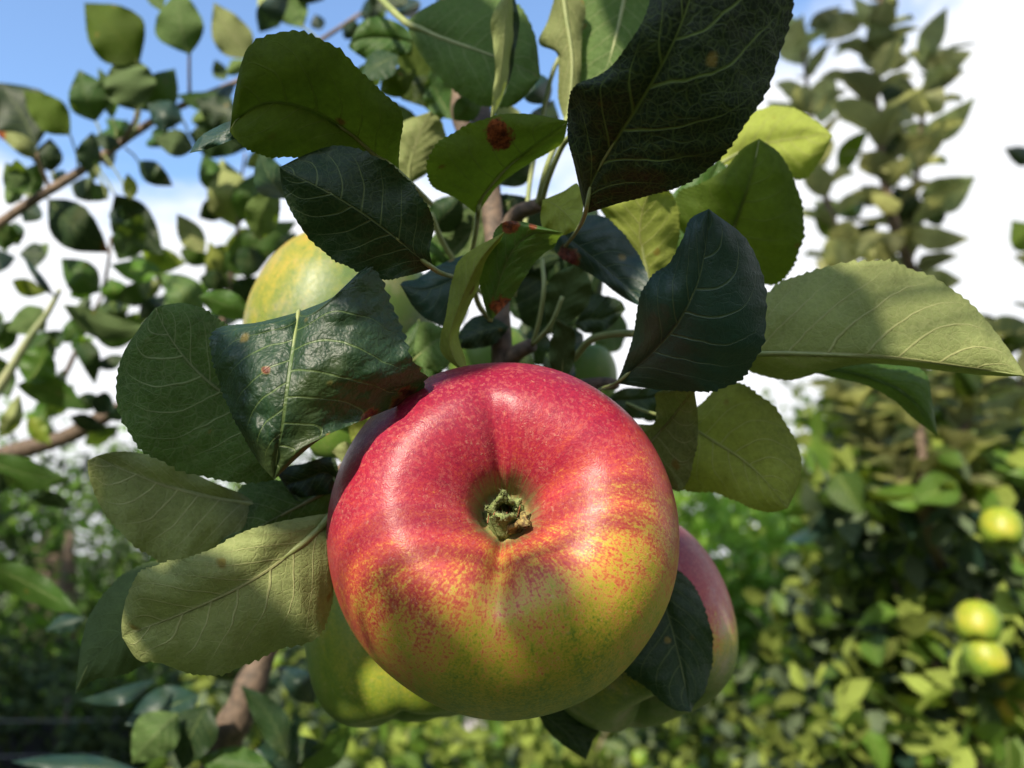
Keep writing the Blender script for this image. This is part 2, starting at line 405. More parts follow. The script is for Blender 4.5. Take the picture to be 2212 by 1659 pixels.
    if label: o['label'] = label
    if rib:
        sg = -1 if side == 'top' else 1
        rr = []; pp = []
        if pet:
            for q in pet: pp.append(P(*q)); rr.append(rib*1.05/1000)
        idx = [0, nv//8, nv//4, nv//2, 3*nv//4, nv-6]
        for ii in idx:
            t = vv[ii]; r0 = rib/1000*(1-t*.82)
            pp.append(Vector(M_[ii])+Vector(toc[ii])*sg*((r0*.95+.0006) if side == 'top' else r0*.15)*(1 if ii else .4)); rr.append(r0)
        ro = tubes('midrib', [(pp, rr)], M_petiole, o, 6)
    return o

def qleaf(root, bx, by, tx, ty, w, side, mat, d, d1=None, bend=0.0, fold=6, label=None, pet=None, spot=None, seed=None, big=False):
    """leaf from base, tip, half width (px) and depth"""
    rg = random.Random(seed if seed is not None else int(bx*13+by*7+tx))
    d1 = d if d1 is None else d1
    dx, dy = tx-bx, ty-by; L = math.hypot(dx, dy); nx, ny = -dy/L, dx/L
    w = w*1.14; rows = [(bx, by)]; prof = (.0, .48, .84, 1.0, .98, .86, .64, .33) if d < 900 else (0, .50, .85, 1.0, .96, .82, .58, .28)
    ca, cb = rg.uniform(.85, 1.1), rg.uniform(.80, 1.1)
    for i in range(1, 8):
        t = i/8; off = bend*math.sin(math.pi*t)*L
        mx, my = bx+dx*t+nx*off, by+dy*t+ny*off
        h = w*prof[i]
        rows.append((mx, my, mx+nx*h*ca, my+ny*h*ca, mx-nx*h*cb, my-ny*h*cb))
    rows.append((tx, ty))
    sp = []
    if spot: sp = [spot]
    px = K*d
    return leaf(root, rows, (d, (d+d1)/2-rg.uniform(-.02, .05)*d, d1), a=fold*rg.uniform(.6, 1.3), b=-fold*rg.uniform(-.4, 1.2), side=side, mat=mat,
                bulge=.06*w*px, wave=.16*w*px, spots=sp, pet=pet, label=label, crump=0, nv=90 if big else 44, nu=8 if big else 5,
                teeth=24, ta=.03, rib=min(.9, .022*w*px) if w*px > 3 else .2, seed=seed)

# ================================================================== setting
g = 400
mesh_obj('ground', [(-g, -g, 0), (g, -g, 0), (g, g, 0), (-g, g, 0)], [(0, 1, 2, 3)], M_ground, None, False); tag(bpy.data.objects['ground'], kind='structure')

# ================================================================== apples
PROFILE = [(0, .50), (.08, .50), (.128, .53), (.155, .62), (.20, .73), (.28, .815), (.39, .880), (.51, .905), (.62, .880), (.75, .79), (.87, .62),
           (.955, .37), (.998, .08), (.985, -.22), (.92, -.48), (.80, -.70), (.63, -.85), (.45, -.90), (.28, -.86), (.15, -.76), (.06, -.66), (0, -.62)]

def apple(name_label, x, y, d, R, axis, mat, group=None, lobes=1.0, nphi=90, nth=160, calyx=True, scale=(1, 1, 1), stalk=True, rollv=UP, seed=1):
    root = empty('apple', P(x, y, d)); tag(root, name_label, 'apple', group)
    rg = random.Random(seed)
    zax = Vector(axis).normalized(); xax = Vector(rollv).cross(zax).normalized()
    if xax.dot(RT) < 0: pass
    yax = zax.cross(xax)
    rot3 = Matrix((xax, yax, zax)).transposed()
    prof = catmull(PROFILE, nphi)
    V = []; F = []
    cre = [(math.radians(98), .15, .075), (math.radians(263), .17, .110), (math.radians(22), .30, .045), (math.radians(180), .34, .022), (math.radians(318), .26, .035)]
    for i in range(nphi):
        r, z = prof[i]
        r = max(r, 0)
        for j in range(nth):
            th = 2*math.pi*j/nth
            front = math.exp(-((i/nphi-.24)/.16)**2)
            dz = 0; dr = 0
            for (c, wdt, am) in cre:
                da = (th-c+math.pi) % (2*math.pi)-math.pi
                g_ = math.exp(-(da/wdt)**2)
                wide = math.exp(-(da/(wdt*2.6))**2)
                dz -= am*lobes*(g_*.65+wide*.35)*front
            dr += lobes*.012*math.cos(5*(th-1.67+math.pi))*front
            dr += .008*math.sin(2*th+seed)+.006*math.sin(3*th+seed*2)
            nz = mnoise.noise(Vector((math.cos(th)*r*2+seed, math.sin(th)*r*2, z*2)))*.012
            rr = r*(1+dr+nz)*R/1000; zz = (z+dz+nz*.6)*R/1000
            V.append((rr*math.cos(th)*scale[0], rr*math.sin(th)*scale[1], zz*scale[2]))
    for i in range(nphi-1):
        for j in range(nth):
            F.append((i*nth+j, (i+1)*nth+j, (i+1)*nth+(j+1) % nth, i*nth+(j+1) % nth))
    me = bpy.data.meshes.new('skin'); me.from_pydata(V, [], F); me.materials.append(mat)
    me.polygons.foreach_set('use_smooth', [True]*len(me.polygons)); me.update()
    sk = bpy.data.objects.new('skin', me); COL.objects.link(sk); sk.parent = root
    q = rot3.to_4x4().to_quaternion(); sk.rotation_mode = 'QUATERNION'; sk.rotation_quaternion = q
    def child(nm, v, f, mt, par=None):
        me = bpy.data.meshes.new(nm); me.from_pydata(v, [], f); me.materials.append(mt)
        me.polygons.foreach_set('use_smooth', [True]*len(me.polygons)); me.update()
        o = bpy.data.objects.new(nm, me); COL.objects.link(o); o.parent = par or root
        if par is None: o.rotation_mode = 'QUATERNION'; o.rotation_quaternion = q
        return o
    S = R/1000
    if calyx:
        for k_, (ang, ln, curl, wd) in enumerate([(100, .30, .55, 1.15), (172, .22, .75, .95), (258, .30, .42, 1.1), (322, .27, .9, 1.05), (35, .22, .7, .85)]):
            an = math.radians(ang); nn = 14; mm = 8; v = []; f = []
            for i in range(nn+1):
                t = i/nn
                rad = .108 - .085*math.sin(t*math.pi*.6)*(1 if curl < .8 else .6) + (.10*t*t*curl)
                hz = .50 + ln*.85*t - .05*max(0, t-.7)*curl*4
                hw = .060*wd*(1-t**1.8*.8)*(.75+.5*math.sin(t*3.0))
                for j in range(mm+1):
                    s = (j/mm-.5)*2
                    cup = .03*s*s*(1-t*.4)
                    tw = .25*math.sin(k_*2+t*2)*t
                    rx = rad - cup + tw*s*hw + .006*math.sin(t*17+s*9+k_); ty_ = s*hw
                    v.append(((rx*math.cos(an)-ty_*math.sin(an))*S, (rx*math.sin(an)+ty_*math.cos(an))*S, (hz-.02*s*s+.006*math.sin(s*11+t*14))*S))
            for i in range(nn):
                for j in range(mm):
                    f.append((i*(mm+1)+j, i*(mm+1)+j+1, (i+1)*(mm+1)+j+1, (i+1)*(mm+1)+j))
            se = child('sepal', v, f, M_sepal if k_ not in (3,) else M_sepal_tip)
            mo = se.modifiers.new('thick', 'SOLIDIFY'); mo.thickness = .022*S; mo.offset = 0
            # down
            hv = []; hf = []
            for _ in range(260):
                p = Vector(v[rg.randrange(len(v))]); dr_ = Vector((rg.gauss(0, 1), rg.gauss(0, 1), rg.gauss(.4, .8))).normalized()
                l_ = rg.uniform(.01, .03)*S; sd = dr_.orthogonal().normalized()*.0010*S; b0 = len(hv)
                hv += [tuple(p+sd), tuple(p-sd), tuple(p+dr_*l_+Vector((rg.gauss(0, .2), rg.gauss(0, .2), 0))*l_)]; hf.append((b0, b0+1, b0+2))
            dn = child('down', hv, hf, M_fuzz, se); dn['kind'] = 'stuff'
        sv = []; sf = []
        for k_ in range(11):
            an = rg.uniform(0, 6.28); r0 = rg.uniform(.01, .05); ln = rg.uniform(.12, .24)
            pts = [Vector((r0*math.cos(an)*S, r0*math.sin(an)*S, .50*S)), Vector((r0*1.6*math.cos(an)*S, r0*1.6*math.sin(an)*S, (.50+ln*.45)*S)),
                   Vector(((r0*2.0)*math.cos(an+.6)*S-.01*S, r0*2.2*math.sin(an+.6)*S, (.50+ln*.8)*S))]
            a_, b_ = tube_data(pts, [.0032*S, .003*S, .0038*S], 5, 8, 0, len(sv)); sv += a_; sf += b_
        child('stamens', sv, sf, M_stamen)
        # down on the basin wall
        hv = []; hf = []
        for _ in range(1500):
            i = rg.randrange(4, 17); j = rg.randrange(nth); p = Vector(V[i*nth+j])
            dr_ = Vector((-p.x, -p.y, 0)); dr_ = (dr_.normalized() if dr_.length > 0 else Vector((0, 0, 1)))*.5+Vector((rg.gauss(0, .6), rg.gauss(0, .6), .8)); dr_.normalize()
            l_ = rg.uniform(.012, .035)*S*(1.3-i/20); sd = dr_.orthogonal().normalized()*.0009*S; b0 = len(hv)
            hv += [tuple(p+sd), tuple(p-sd), tuple(p+dr_*l_)]; hf.append((b0, b0+1, b0+2))
        if lobes > .9:
            dn = child('basin_down', hv, hf, M_fuzz, sk); dn['kind'] = 'stuff'
    if stalk:
        a_, b_ = tube_data([Vector((0, 0, -.62*S)), Vector((.02*S, .05*S, -.95*S)), Vector((.0, .22*S, -1.2*S))], [.035*S, .032*S, .04*S], 8)
        child('stalk', a_, b_, M_bark)
    return root

MA_main = apple_mat('apple_skin', 1.0, 0.03, bloom=.012, dim=.76)
MA_gold = apple_mat('apple_skin_gold', 1.0, -1.28, bloom=.10, dim=.66, zs=-.5)
MA_green = apple_mat('apple_skin_green', .5, -1.3, bloom=.02, dim=.8)
MA_pink = apple_mat('apple_skin_pink', 1.0, -.15, bloom=.20, dim=.85, zs=-1.6)
MA_yell = apple_mat('apple_skin_yellow', .8, -1.15, bloom=.03, dim=.95)

tocam = -FW
main = apple('large red and yellow apple in front, its hairy calyx facing the viewer', 1085, 1163, 200, 43.0, tocam+UP*.44+RT*.04, MA_main, lobes=1.0, scale=(1, .975, 1), nphi=220, nth=420, seed=3)
GR = 'apples clustered on the branch behind the large red one'
apple('pale golden apple with a soft blush, partly hidden behind the dark leaves on the left', 738, 705, 292, 33.5, tocam*.3-UP*.9-RT*.3, MA_gold, GR, calyx=False, seed=5, nphi=70, nth=90)
apple('shaded green apple peeping out beneath the lower left of the large red apple', 866, 1362, 262, 30.6, tocam*.4-UP*.8+RT*.1, MA_green, GR, calyx=False, seed=6, nphi=70, nth=90)
apple('pink blushed apple showing to the right of the large red apple behind a dark leaf', 1362, 1338, 256, 32.0, tocam*.5-UP*.6+RT*.2, MA_pink, GR, calyx=False, seed=8, nphi=70, nth=90, scale=(1, 1.03, 1))
apple('small green apple deep in shade above the large red apple, left of the twig', 1058, 790, 300, 16.5, -UP, MA_green, GR, calyx=False, seed=9, nphi=50, nth=60)
apple('small green apple glimpsed under the wrinkled dark leaf', 742, 915, 292, 14.0, -UP, MA_green, GR, calyx=False, seed=10, nphi=50, nth=60)
apple('pale greyish green apple glimpsed above the right shoulder of the large red apple', 1255, 815, 320, 14.5, -UP, MA_green, GR, calyx=False, seed=11, nphi=50, nth=60)

# ================================================================== the branch that carries them
br = empty('apple_branch', P(1085, 900, 262)); tag(br, 'leafy fruiting apple branch with large toothed green leaves around the red apple', 'branch')
tubes('twig', [([P(1088, 1010, 262), P(1086, 880, 258), P(1084, 760, 254), P(1078, 640, 258), P(1068, 520, 265), P(1058, 400, 280), P(1040, 250, 300), P(1030, 120, 330), P(1020, -120, 370)],
               [.0036, .0036, .0034, .0034, .0036, .0038, .0040, .0044, .005]),
              ([P(1062, 450, 274), P(1030, 350, 290), P(995, 250, 315), P(985, 120, 340), P(960, -100, 380)], [.003, .0032, .0036, .0038, .004]),
              ([P(1086, 790, 256), P(1120, 760, 250), P(1150, 745, 246)], [.003, .0026, .0022]),
              ([P(1088, 900, 260), P(1190, 850, 262), P(1290, 830, 258), P(1330, 830, 250)], [.003, .0028, .0024, .0016]),
              ([P(1084, 930, 262), P(960, 950, 266), P(820, 960, 262), P(745, 1010, 250), P(725, 1050, 230)], [.003, .0028, .0024, .002, .0014]),
              ([P(1070, 560, 262), P(1110, 470, 255), P(1170, 440, 246)], [.0028, .0024, .002])], M_bark, br, 12, .18)

L = leaf
L(br, [(645,674),(642,698,565,695,722,640),(634,745,468,712,792,583),(625,800,462,775,850,655),(616,860,478,845,880,770),(608,920,508,905,908,846),
       (601,965,535,960,790,905),(597,1000,560,1000,690,950),(592,1036)], (172,160,166), a=12, b=[0,-6,8,10,14,20,14,2,0], side='top', mat='wrink', bulge=3.0, wave=1.8,
  spots=[(880,880,40),(800,925,36),(577,800,10),(720,955,20)], pet=[(660,690,205),(648,676,185)], label='wrinkled glossy dark green leaf with a browned lower right edge', nv=230, nu=30, rib=.5, crump=2.2)
L(br, [(620,965),(570,925,590,1036,600,860),(510,870,470,1032,570,780),(455,828,365,1006,528,722),(412,787,290,945,485,700),(376,742,252,855,448,672),
       (352,702,262,775,398,656),(341,675,300,710,360,658),(336,664)], (196,186,184), a=-4, b=6, side='under', mat='grey', bulge=2.4, label='broad grey green leaf underside at the far left of the cluster')
L(br, [(560,1092),(500,1082,520,1165,520,1066),(430,1068,432,1206,445,1036),(360,1050,350,1212,378,1000),(300,1027,280,1168,306,980),(245,1006,222,1100,250,976),
       (210,988,194,1035,212,984),(189,995)], (205,200,192), a=-5, b=1, side='under', mat='pale', bulge=2.5, label='folded leaf underside with one pale lit half')
L(br, [(738,1040),(690,1070,712,1100,650,1050),(640,1096,660,1135,605,1038),(590,1122,620,1170,545,1040),(540,1150,565,1205,500,1080),(468,1192)], (222,205,198), a=4, b=8, side='under', mat='grey', bulge=2,
  pet=[(800,1010,240)], label='shaded leaf wedged between two paler leaves left of the red apple')
L(br, [(722,1108),(690,1142,722,1215,660,1116),(640,1183,716,1310,580,1134),(580,1230,684,1372,505,1160),(510,1272,595,1406,430,1198),(440,1305,505,1447,365,1215),
       (370,1335,430,1457,305,1236),(310,1357,345,1432,276,1285),(283,1369,298,1425,263,1342),(264,1377)], (188,176,178), a=7, b=-3, side='under', mat='pale', bulge=2.6, wave=1.6,
  pet=[(790,1060,225)], label='large pale green leaf underside with a strong midrib, lower left', rib=1.0)
L(br, [(400,1265),(340,1300,375,1400,350,1212),(285,1345,318,1430,268,1242),(232,1395,262,1458,205,1310),(190,1435,206,1468,178,1380),(162,1498)], (214,208), a=3, b=6, side='under', mat='dark', bulge=2, label='dark pointed leaf behind the large pale one at the lower left')
L(br, [(862,375),(815,338,800,352,862,325),(755,288,742,332,864,240),(700,250,672,338,805,180),(640,228,610,340,728,110),(580,222,558,330,655,70),
       (543,235,525,314,580,74),(518,255,505,296,533,110),(503,268,499,288,508,195),(496,285)], (186,166,168), a=3, b=-6, side='under', mat='oliv', bulge=2.6, wave=1.4,
  pet=[(930,440,225)], label='olive green leaf glowing with light from behind, upper left', rib=.8)
L(br, [(530,272),(505,278,500,262,522,292),(470,295,460,278,485,308),(435,315,428,300,448,322),(409,331)], (170,172), a=3, b=0, side='top', mat='blue', bulge=.6, label='narrow blue grey rolled leaf tip', nv=60, nu=8, rib=0)
L(br, [(936,580),(900,552,886,594,928,540),(850,510,830,602,935,475),(790,465,765,582,900,414),(730,427,705,547,850,362),(680,400,655,497,790,328),
       (640,380,622,442,725,315),(618,369,609,402,662,333),(604,361)], (176,160,160), a=6, b=5, side='top', mat='dark', bulge=-1.0, pet=[(990,600,225),(958,592,195)], label='dark green oval leaf with fine pale veins, left of centre', rib=.6)
L(br, [(1032,465),(1037,435,985,428,1045,442),(1055,405,930,398,1075,402),(1085,370,927,345,1108,376),(1120,340,972,292,1152,348),(1160,310,1050,256,1192,325),
       (1195,285,1135,246,1216,305),(1228,261)], (212,203,200), a=-9, b=4, side='under', mat='oliv', bulge=2.2, spots=[(1078,286,27),(1080,305,20)], pet=[(1020,540,250),(1028,500,235)],
  label='bright green leaf with a torn rust brown patch, top centre', rib=.7)
L(br, [(985,430),(965,400,960,410,1000,400),(945,350,928,365,985,345),(960,310,945,318,1010,300),(1005,272,985,285,1050,262),(1065,252)], (222,216), side='under', mat='dark', bulge=1, rib=0, label='dark leaf rim just behind the rust spotted leaf')
L(br, [(1264,462),(1274,405,1241,358,1330,441),(1310,335,1226,287,1402,423),(1345,280,1228,225,1462,403),(1380,225,1243,186,1522,370),(1415,165,1300,160,1582,308),
       (1447,105,1346,113,1640,225),(1475,40,1388,45,1684,122),(1498,-25,1414,-25,1708,10),(1530,-90,1450,-90,1700,-80),(1570,-170)], (168,146,138), a=2, b=6, side='top', mat='net', bulge=1.5, wave=1.2,
  pet=[(1215,540,225),(1245,500,195)], label='very large dark leaf with a net of fine yellow veins, top right', nv=260, nu=30, teeth=48, rib=.5, ta=.028)
L(br, [(876,48),(930,72,900,102,925,14),(985,95,945,162,990,-10),(1040,112,1000,207,1060,-14),(1090,130,1058,230,1122,14),(1130,148,1115,224,1155,78),(1168,168)], (275,262,255), a=4, b=6, side='under', mat='grey', bulge=3,
  pet=[(790,-40,320),(830,5,295)], label='broad pale leaf underside hanging at the top centre', rib=1.3)
L(br, [(1102,-30),(1092,40,1062,38,1110,35),(1088,95,1066,95,1108,90),(1082,150,1070,155,1100,150),(1072,205,1064,205,1085,210),(1060,262)], (240,236), a=-3, b=7, side='under', mat='pale', bulge=1.5, wave=1, label='narrow curled leaf edge hanging over the pale leaf, top centre', rib=0)
L(br, [(1108,-20),(1105,50,1085,45,1122,45),(1100,110,1082,105,1114,105),(1090,170,1078,165,1102,170),(1070,248)], (246,243), side='top', mat='dark', bulge=1, label='dark green sliver of leaf beside the curled edge', rib=0)
L(br, [(1358,-80),(1348,0,1232,0,1440,0),(1328,90,1222,88,1430,90),(1302,175,1225,165,1360,170),(1285,240)], (258,250), a=8, b=5, side='under', mat='grey', bulge=3, label='long pale leaf underside behind the very large dark leaf', rib=1.1)
L(br, [(1212,-60),(1220,20,1185,40,1262,10),(1232,90,1165,94,1256,90),(1236,150,1205,120,1254,160),(1232,205,1206,212,1250,220),(1222,268)], (250,246), a=8, b=3, side='under', mat='pale', bulge=2, label='folded pale leaf hanging at the top, right of centre', rib=1.1)
L(br, [(1545,360),(1620,318,1598,262,1640,352),(1680,305,1650,234,1690,374),(1730,297,1712,234,1736,388),(1765,293,1764,262,1774,342),(1799,293)], (275,265), a=4, b=5, side='under', mat='yell', bulge=3, label='sunlit yellow green leaf pointing right, upper right', rib=.6)
L(br, [(1562,575),(1580,510,1458,482,1665,614),(1597,460,1468,417,1716,566),(1612,415,1518,395,1736,490),(1625,370,1565,365,1720,405),(1635,330,1603,322,1687,335),(1640,299)], (240,228,226), a=6, b=3, side='under', mat='oliv', bulge=3, label='tall olive leaf standing upright behind the blue green leaf')
L(br, [(1405,625),(1392,560,1355,545,1442,578),(1382,510,1316,482,1464,522),(1387,460,1298,442,1464,448),(1402,420,1340,420,1440,405),(1428,390)], (238,228), a=3, b=5, side='under', mat='yell', bulge=2, label='yellowish lit leaf underside beneath the very large dark leaf')
L(br, [(1500,640),(1505,560,1440,560,1570,570),(1515,480,1440,470,1600,480),(1530,410,1470,400,1600,400),(1555,345)], (252,250), side='top', mat='green', bulge=2, label='mid green leaf filling the gap behind the olive leaf')
L(br, [(1172,432),(1195,440,1168,470,1216,414),(1215,455,1180,500,1246,398),(1232,472,1216,508,1261,440),(1249,494)], (206,200), a=2, b=2, side='under', mat='yell', bulge=1.5, pet=[(1140,480,235)], label='small pale yellow green leaf below the very large dark leaf', rib=0)
L(br, [(1188,488),(1230,515,1203,548,1252,468),(1280,555,1252,578,1312,473),(1330,598,1300,608,1368,535),(1372,638,1350,645,1400,600),(1403,670)], (220,208), a=3, b=2, side='top', mat='blue', bulge=1.5, spots=[(1226,556,22)], pet=[(1130,520,245)], label='blue green leaf with one dull red spot, centre')
L(br, [(1331,828),(1370,795,1349,786,1400,838),(1415,755,1369,725,1482,845),(1455,710,1380,652,1557,839),(1485,660,1405,602,1618,796),(1508,605,1446,568,1652,716),
       (1520,555,1474,518,1652,620),(1527,505,1491,474,1612,519),(1531,451)], (196,176,172), a=5, b=6, side='top', mat='blue', bulge=2.2, pet=[(1260,860,255),(1300,840,225)], label='smooth blue green leaf standing upright to the right of centre', rib=.5)
L(br, [(1575,770),(1660,763,1655,638,1620,802),(1740,764,1740,589,1700,820),(1830,767,1850,570,1780,802),(1920,772,1945,572,1870,786),(2010,782,2032,610,1960,791),
       (2090,793,2112,675,2050,803),(2160,802,2172,745,2130,811),(2216,813)], (206,196,188), a=5, b=9, side='under', mat='pale', bulge=2.6, wave=1.2, pet=[(1400,860,255),(1500,790,230)], label='long yellow green leaf reaching to the right edge, crossed by a shadow', rib=.9)
L(br, [(1690,790),(1800,797,1800,778,1800,815),(1880,815,1900,781,1870,832),(1950,845,1992,800,1930,864),(1990,885,2012,860,1975,905),(2025,942)], (226,222), a=3, b=3, side='top', mat='green', bulge=1.5, label='dark curved leaf arching under the long right hand leaf')
L(br, [(1465,905),(1510,932,1515,872,1478,985),(1550,958,1570,824,1474,1053),(1590,983,1632,850,1540,1063),(1625,1010,1692,905,1590,1082),(1655,1040,1729,985,1637,1101),(1680,1070,1722,1050,1670,1106),(1702,1098)],
  (216,204), a=3, b=4, side='under', mat='yell', bulge=2.4, wave=1.4, pet=[(1330,860,255),(1400,890,235)], label='rounded yellow green leaf to the right of the red apple, half in shadow', rib=.5)
L(br, [(1375,985),(1408,952,1366,922,1438,1048),(1440,915,1412,915,1476,1052),(1465,885,1418,880,1504,970),(1485,860,1422,846,1507,900),(1500,842)], (218,190), a=2, b=2, side='under', mat='pale', bulge=1.2, label='small pale leaf standing against the right shoulder of the red apple', rib=.3)
L(br, [(1405,1190),(1430,1285,1370,1320,1492,1258),(1450,1350,1345,1395,1530,1340),(1465,1410,1342,1440,1539,1415),(1478,1470,1395,1484,1523,1490),(1486,1510,1450,1530,1500,1522),(1493,1538)],
  (226,212), a=-3, b=3, side='top', mat='dark', bulge=1.5, label='dark green leaf covering the pink apple, lower right', rib=.35, ta=.05)
L(br, [(1150,1515),(1190,1555,1178,1572,1225,1530),(1228,1585,1212,1605,1289,1572),(1250,1614,1238,1624,1280,1602),(1266,1642)], (250,245), a=2, b=2, side='top', mat='dark', bulge=1.5, label='small dark leaf poking out below the red apple', rib=.3, ta=.06)
L(br, [(1012,812),(985,782,958,768,1004,770),(970,735,951,730,990,725),(985,680,964,680,1006,680),(1008,620,975,612,1036,615),(1038,560,1000,555,1062,560),(1090,500)], (200,190), a=4, b=9, side='under', mat='yell', bulge=1, label='narrow twisted leaf curling down from the centre', rib=0)
L(br, [(1058,695),(1070,640,1042,640,1100,650),(1085,590,1036,585,1132,602),(1105,545,1060,530,1164,556),(1132,515,1076,490,1197,532),(1165,500,1120,478,1207,514),(1218,503)], (200,186), a=3, b=3, side='top', mat='green', bulge=1.5, spots=[(1104,486,18),(1150,488,10),(1085,660,22)], label='bright green and brown leaf with red nibbled corners, centre')
L(br, [(1045,560),(1000,588,1000,552,1012,645),(960,612,940,578,975,702),(920,625,900,602,935,694),(890,622,873,608,897,668),(864,614)], (222,212), a=2, b=2, side='top', mat='blue', bulge=1.5, label='dark leaf tucked behind the narrow twisted leaf')
L(br, [(884,400),(885,360,853,378,932,366),(895,320,850,322,960,322),(910,280,866,268,957,270),(932,240)], (275,268), a=3, b=3, side='under', mat='pale', bulge=2, label='sunlit pale leaf underside between the olive leaf and the rust spotted leaf')
L(br, [(1215,830),(1215,790,1190,790,1237,790),(1218,750,1188,745,1242,750),(1222,715,1200,708,1240,715),(1200,685)], (240,230), side='under', mat='dark', bulge=1.5, label='brownish hanging leaf just above the red apple', rib=.3)
L(br, [(1190,720),(1200,680,1178,680,1240,690),(1215,640,1178,635,1275,645),(1235,600,1195,595,1272,600),(1245,570)], (248,240), side='under', mat='dark', bulge=1.5, label='dark shaded leaf in the heart of the cluster', rib=.3)
L(br, [(1240,700),(1270,690,1262,718,1280,640),(1300,690,1300,716,1310,640),(1330,675,1325,700,1340,650),(1352,668)], (262,258), side='top', mat='dark', bulge=1.5, label='dark leaf tip right of the cluster heart', rib=0)
L(br, [(1290,880),(1330,865,1310,900,1340,842),(1380,862,1365,905,1390,838),(1420,855,1410,895,1430,838),(1450,845)], (250,245), side='top', mat='dark', bulge=1.5, label='shaded leaf below the blue green leaf', rib=.3)
L(br, [(890,780),(930,745,935,800,905,705),(960,730,968,790,940,700),(1000,735)], (250,245), side='under', mat='grey', bulge=1.5, label='pale leaf fragment left of the twisted leaf', rib=.3)
L(br, [(905,690),(910,740,870,735,950,745),(915,790,875,790,960,790),(925,850)], (262,258), side='top', mat='green', bulge=1.5, label='shaded green leaf behind the wrinkled leaf', rib=.3)
L(br, [(735,1040),(700,1020,715,1065,720,990),(660,1035,680,1070,660,1000),(620,1050,640,1078,600,1020),(648,1085)], (215,208), side='top', mat='dark', bulge=1.5, pet=[(800,1000,245)], label='small dark leaf under the tip of the wrinkled leaf', rib=.3)
L(br, [(830,1030),(790,1010,800,1040,780,980),(750,985,760,1020,745,955),(715,975)], (245,240), side='under', mat='pale', bulge=1.5, label='sunlit leaf fragment left of the apple shoulder', rib=.3)
L(br, [(850,985),(810,945,790,985,830,912),(770,925,760,955,790,900),(750,905)], (258,250), side='under', mat='yell', bulge=1.5, label='small lit leaf fragment under the wrinkled leaf', rib=.3)
L(br, [(960,160),(930,190,960,240,880,170),(915,230,945,255,868,215),(900,140,940,140,860,140),(880,90,905,90,842,95),(862,58)][::1], (330,330), side='under', mat='oliv', bulge=2, label='glowing green leaf high behind the olive leaf', rib=.3)
L(br, [(900,95),(860,85,870,118,870,55),(815,80,800,128,812,37),(775,85,765,112,778,52),(752,100)], (330,325), side='top', mat='green', bulge=2, label='green leaf against the sky at the top left of centre', rib=.3)
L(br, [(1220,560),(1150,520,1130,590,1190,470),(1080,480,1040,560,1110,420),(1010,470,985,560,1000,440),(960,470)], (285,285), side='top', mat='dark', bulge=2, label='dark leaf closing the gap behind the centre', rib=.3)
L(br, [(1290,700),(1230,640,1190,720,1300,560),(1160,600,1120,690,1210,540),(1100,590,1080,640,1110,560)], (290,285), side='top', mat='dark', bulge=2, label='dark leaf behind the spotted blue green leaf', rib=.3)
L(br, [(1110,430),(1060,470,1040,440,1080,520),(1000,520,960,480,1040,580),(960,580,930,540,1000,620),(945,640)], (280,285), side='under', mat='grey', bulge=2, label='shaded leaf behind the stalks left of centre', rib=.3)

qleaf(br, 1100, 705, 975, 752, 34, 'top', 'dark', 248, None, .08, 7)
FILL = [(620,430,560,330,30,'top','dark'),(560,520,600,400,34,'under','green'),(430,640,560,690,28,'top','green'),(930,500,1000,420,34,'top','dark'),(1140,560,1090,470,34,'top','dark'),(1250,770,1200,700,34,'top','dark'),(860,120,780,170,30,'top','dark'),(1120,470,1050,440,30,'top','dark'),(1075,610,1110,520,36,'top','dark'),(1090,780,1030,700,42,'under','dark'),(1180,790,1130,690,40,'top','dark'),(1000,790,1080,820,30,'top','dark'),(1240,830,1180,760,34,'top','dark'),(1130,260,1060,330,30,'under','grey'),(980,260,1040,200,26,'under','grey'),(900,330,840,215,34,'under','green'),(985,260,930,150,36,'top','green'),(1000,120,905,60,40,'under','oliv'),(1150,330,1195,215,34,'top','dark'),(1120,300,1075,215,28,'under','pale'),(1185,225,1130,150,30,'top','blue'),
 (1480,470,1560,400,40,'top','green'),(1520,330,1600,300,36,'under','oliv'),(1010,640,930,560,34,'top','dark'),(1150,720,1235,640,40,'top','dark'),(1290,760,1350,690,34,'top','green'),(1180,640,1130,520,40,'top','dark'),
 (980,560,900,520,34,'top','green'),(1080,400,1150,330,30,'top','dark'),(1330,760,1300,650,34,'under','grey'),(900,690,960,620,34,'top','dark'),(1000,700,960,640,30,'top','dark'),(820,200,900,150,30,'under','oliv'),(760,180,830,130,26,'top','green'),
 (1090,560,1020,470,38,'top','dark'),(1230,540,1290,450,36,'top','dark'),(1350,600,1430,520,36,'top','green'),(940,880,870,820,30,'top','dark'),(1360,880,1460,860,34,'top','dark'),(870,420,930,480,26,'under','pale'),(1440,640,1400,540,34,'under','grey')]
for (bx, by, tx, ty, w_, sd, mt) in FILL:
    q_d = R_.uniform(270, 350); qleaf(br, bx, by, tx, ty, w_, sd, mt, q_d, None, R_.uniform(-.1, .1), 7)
tubes('leaf_stalk', [([P(1170, 440, 246), P(1185, 385, 236), P(1215, 315, 228), P(1240, 290, 220)], [.0009]*4)], M_petiole, br)
tubes('leaf_stalk', [([P(1160, 445, 246), P(1178, 370, 240), P(1205, 300, 240), P(1228, 250, 245)], [.0009]*4)], M_petiole, br)
tubes('leaf_stalk', [([P(1150, 745, 246), P(1190, 700, 240), P(1215, 640, 238)], [.0007]*3)], M_petiole, br)
tubes('leaf_stalk', [([P(1150, 745, 246), P(1165, 690, 242), P(1175, 620, 240), P(1170, 560, 245)], [.0007]*4)], M_petiole, br)
tubes('leaf_stalk', [([P(1240, 775, 250), P(1275, 735, 240), P(1320, 722, 232), P(1375, 720, 220)], [.0011]*4)], M_petiole, br)
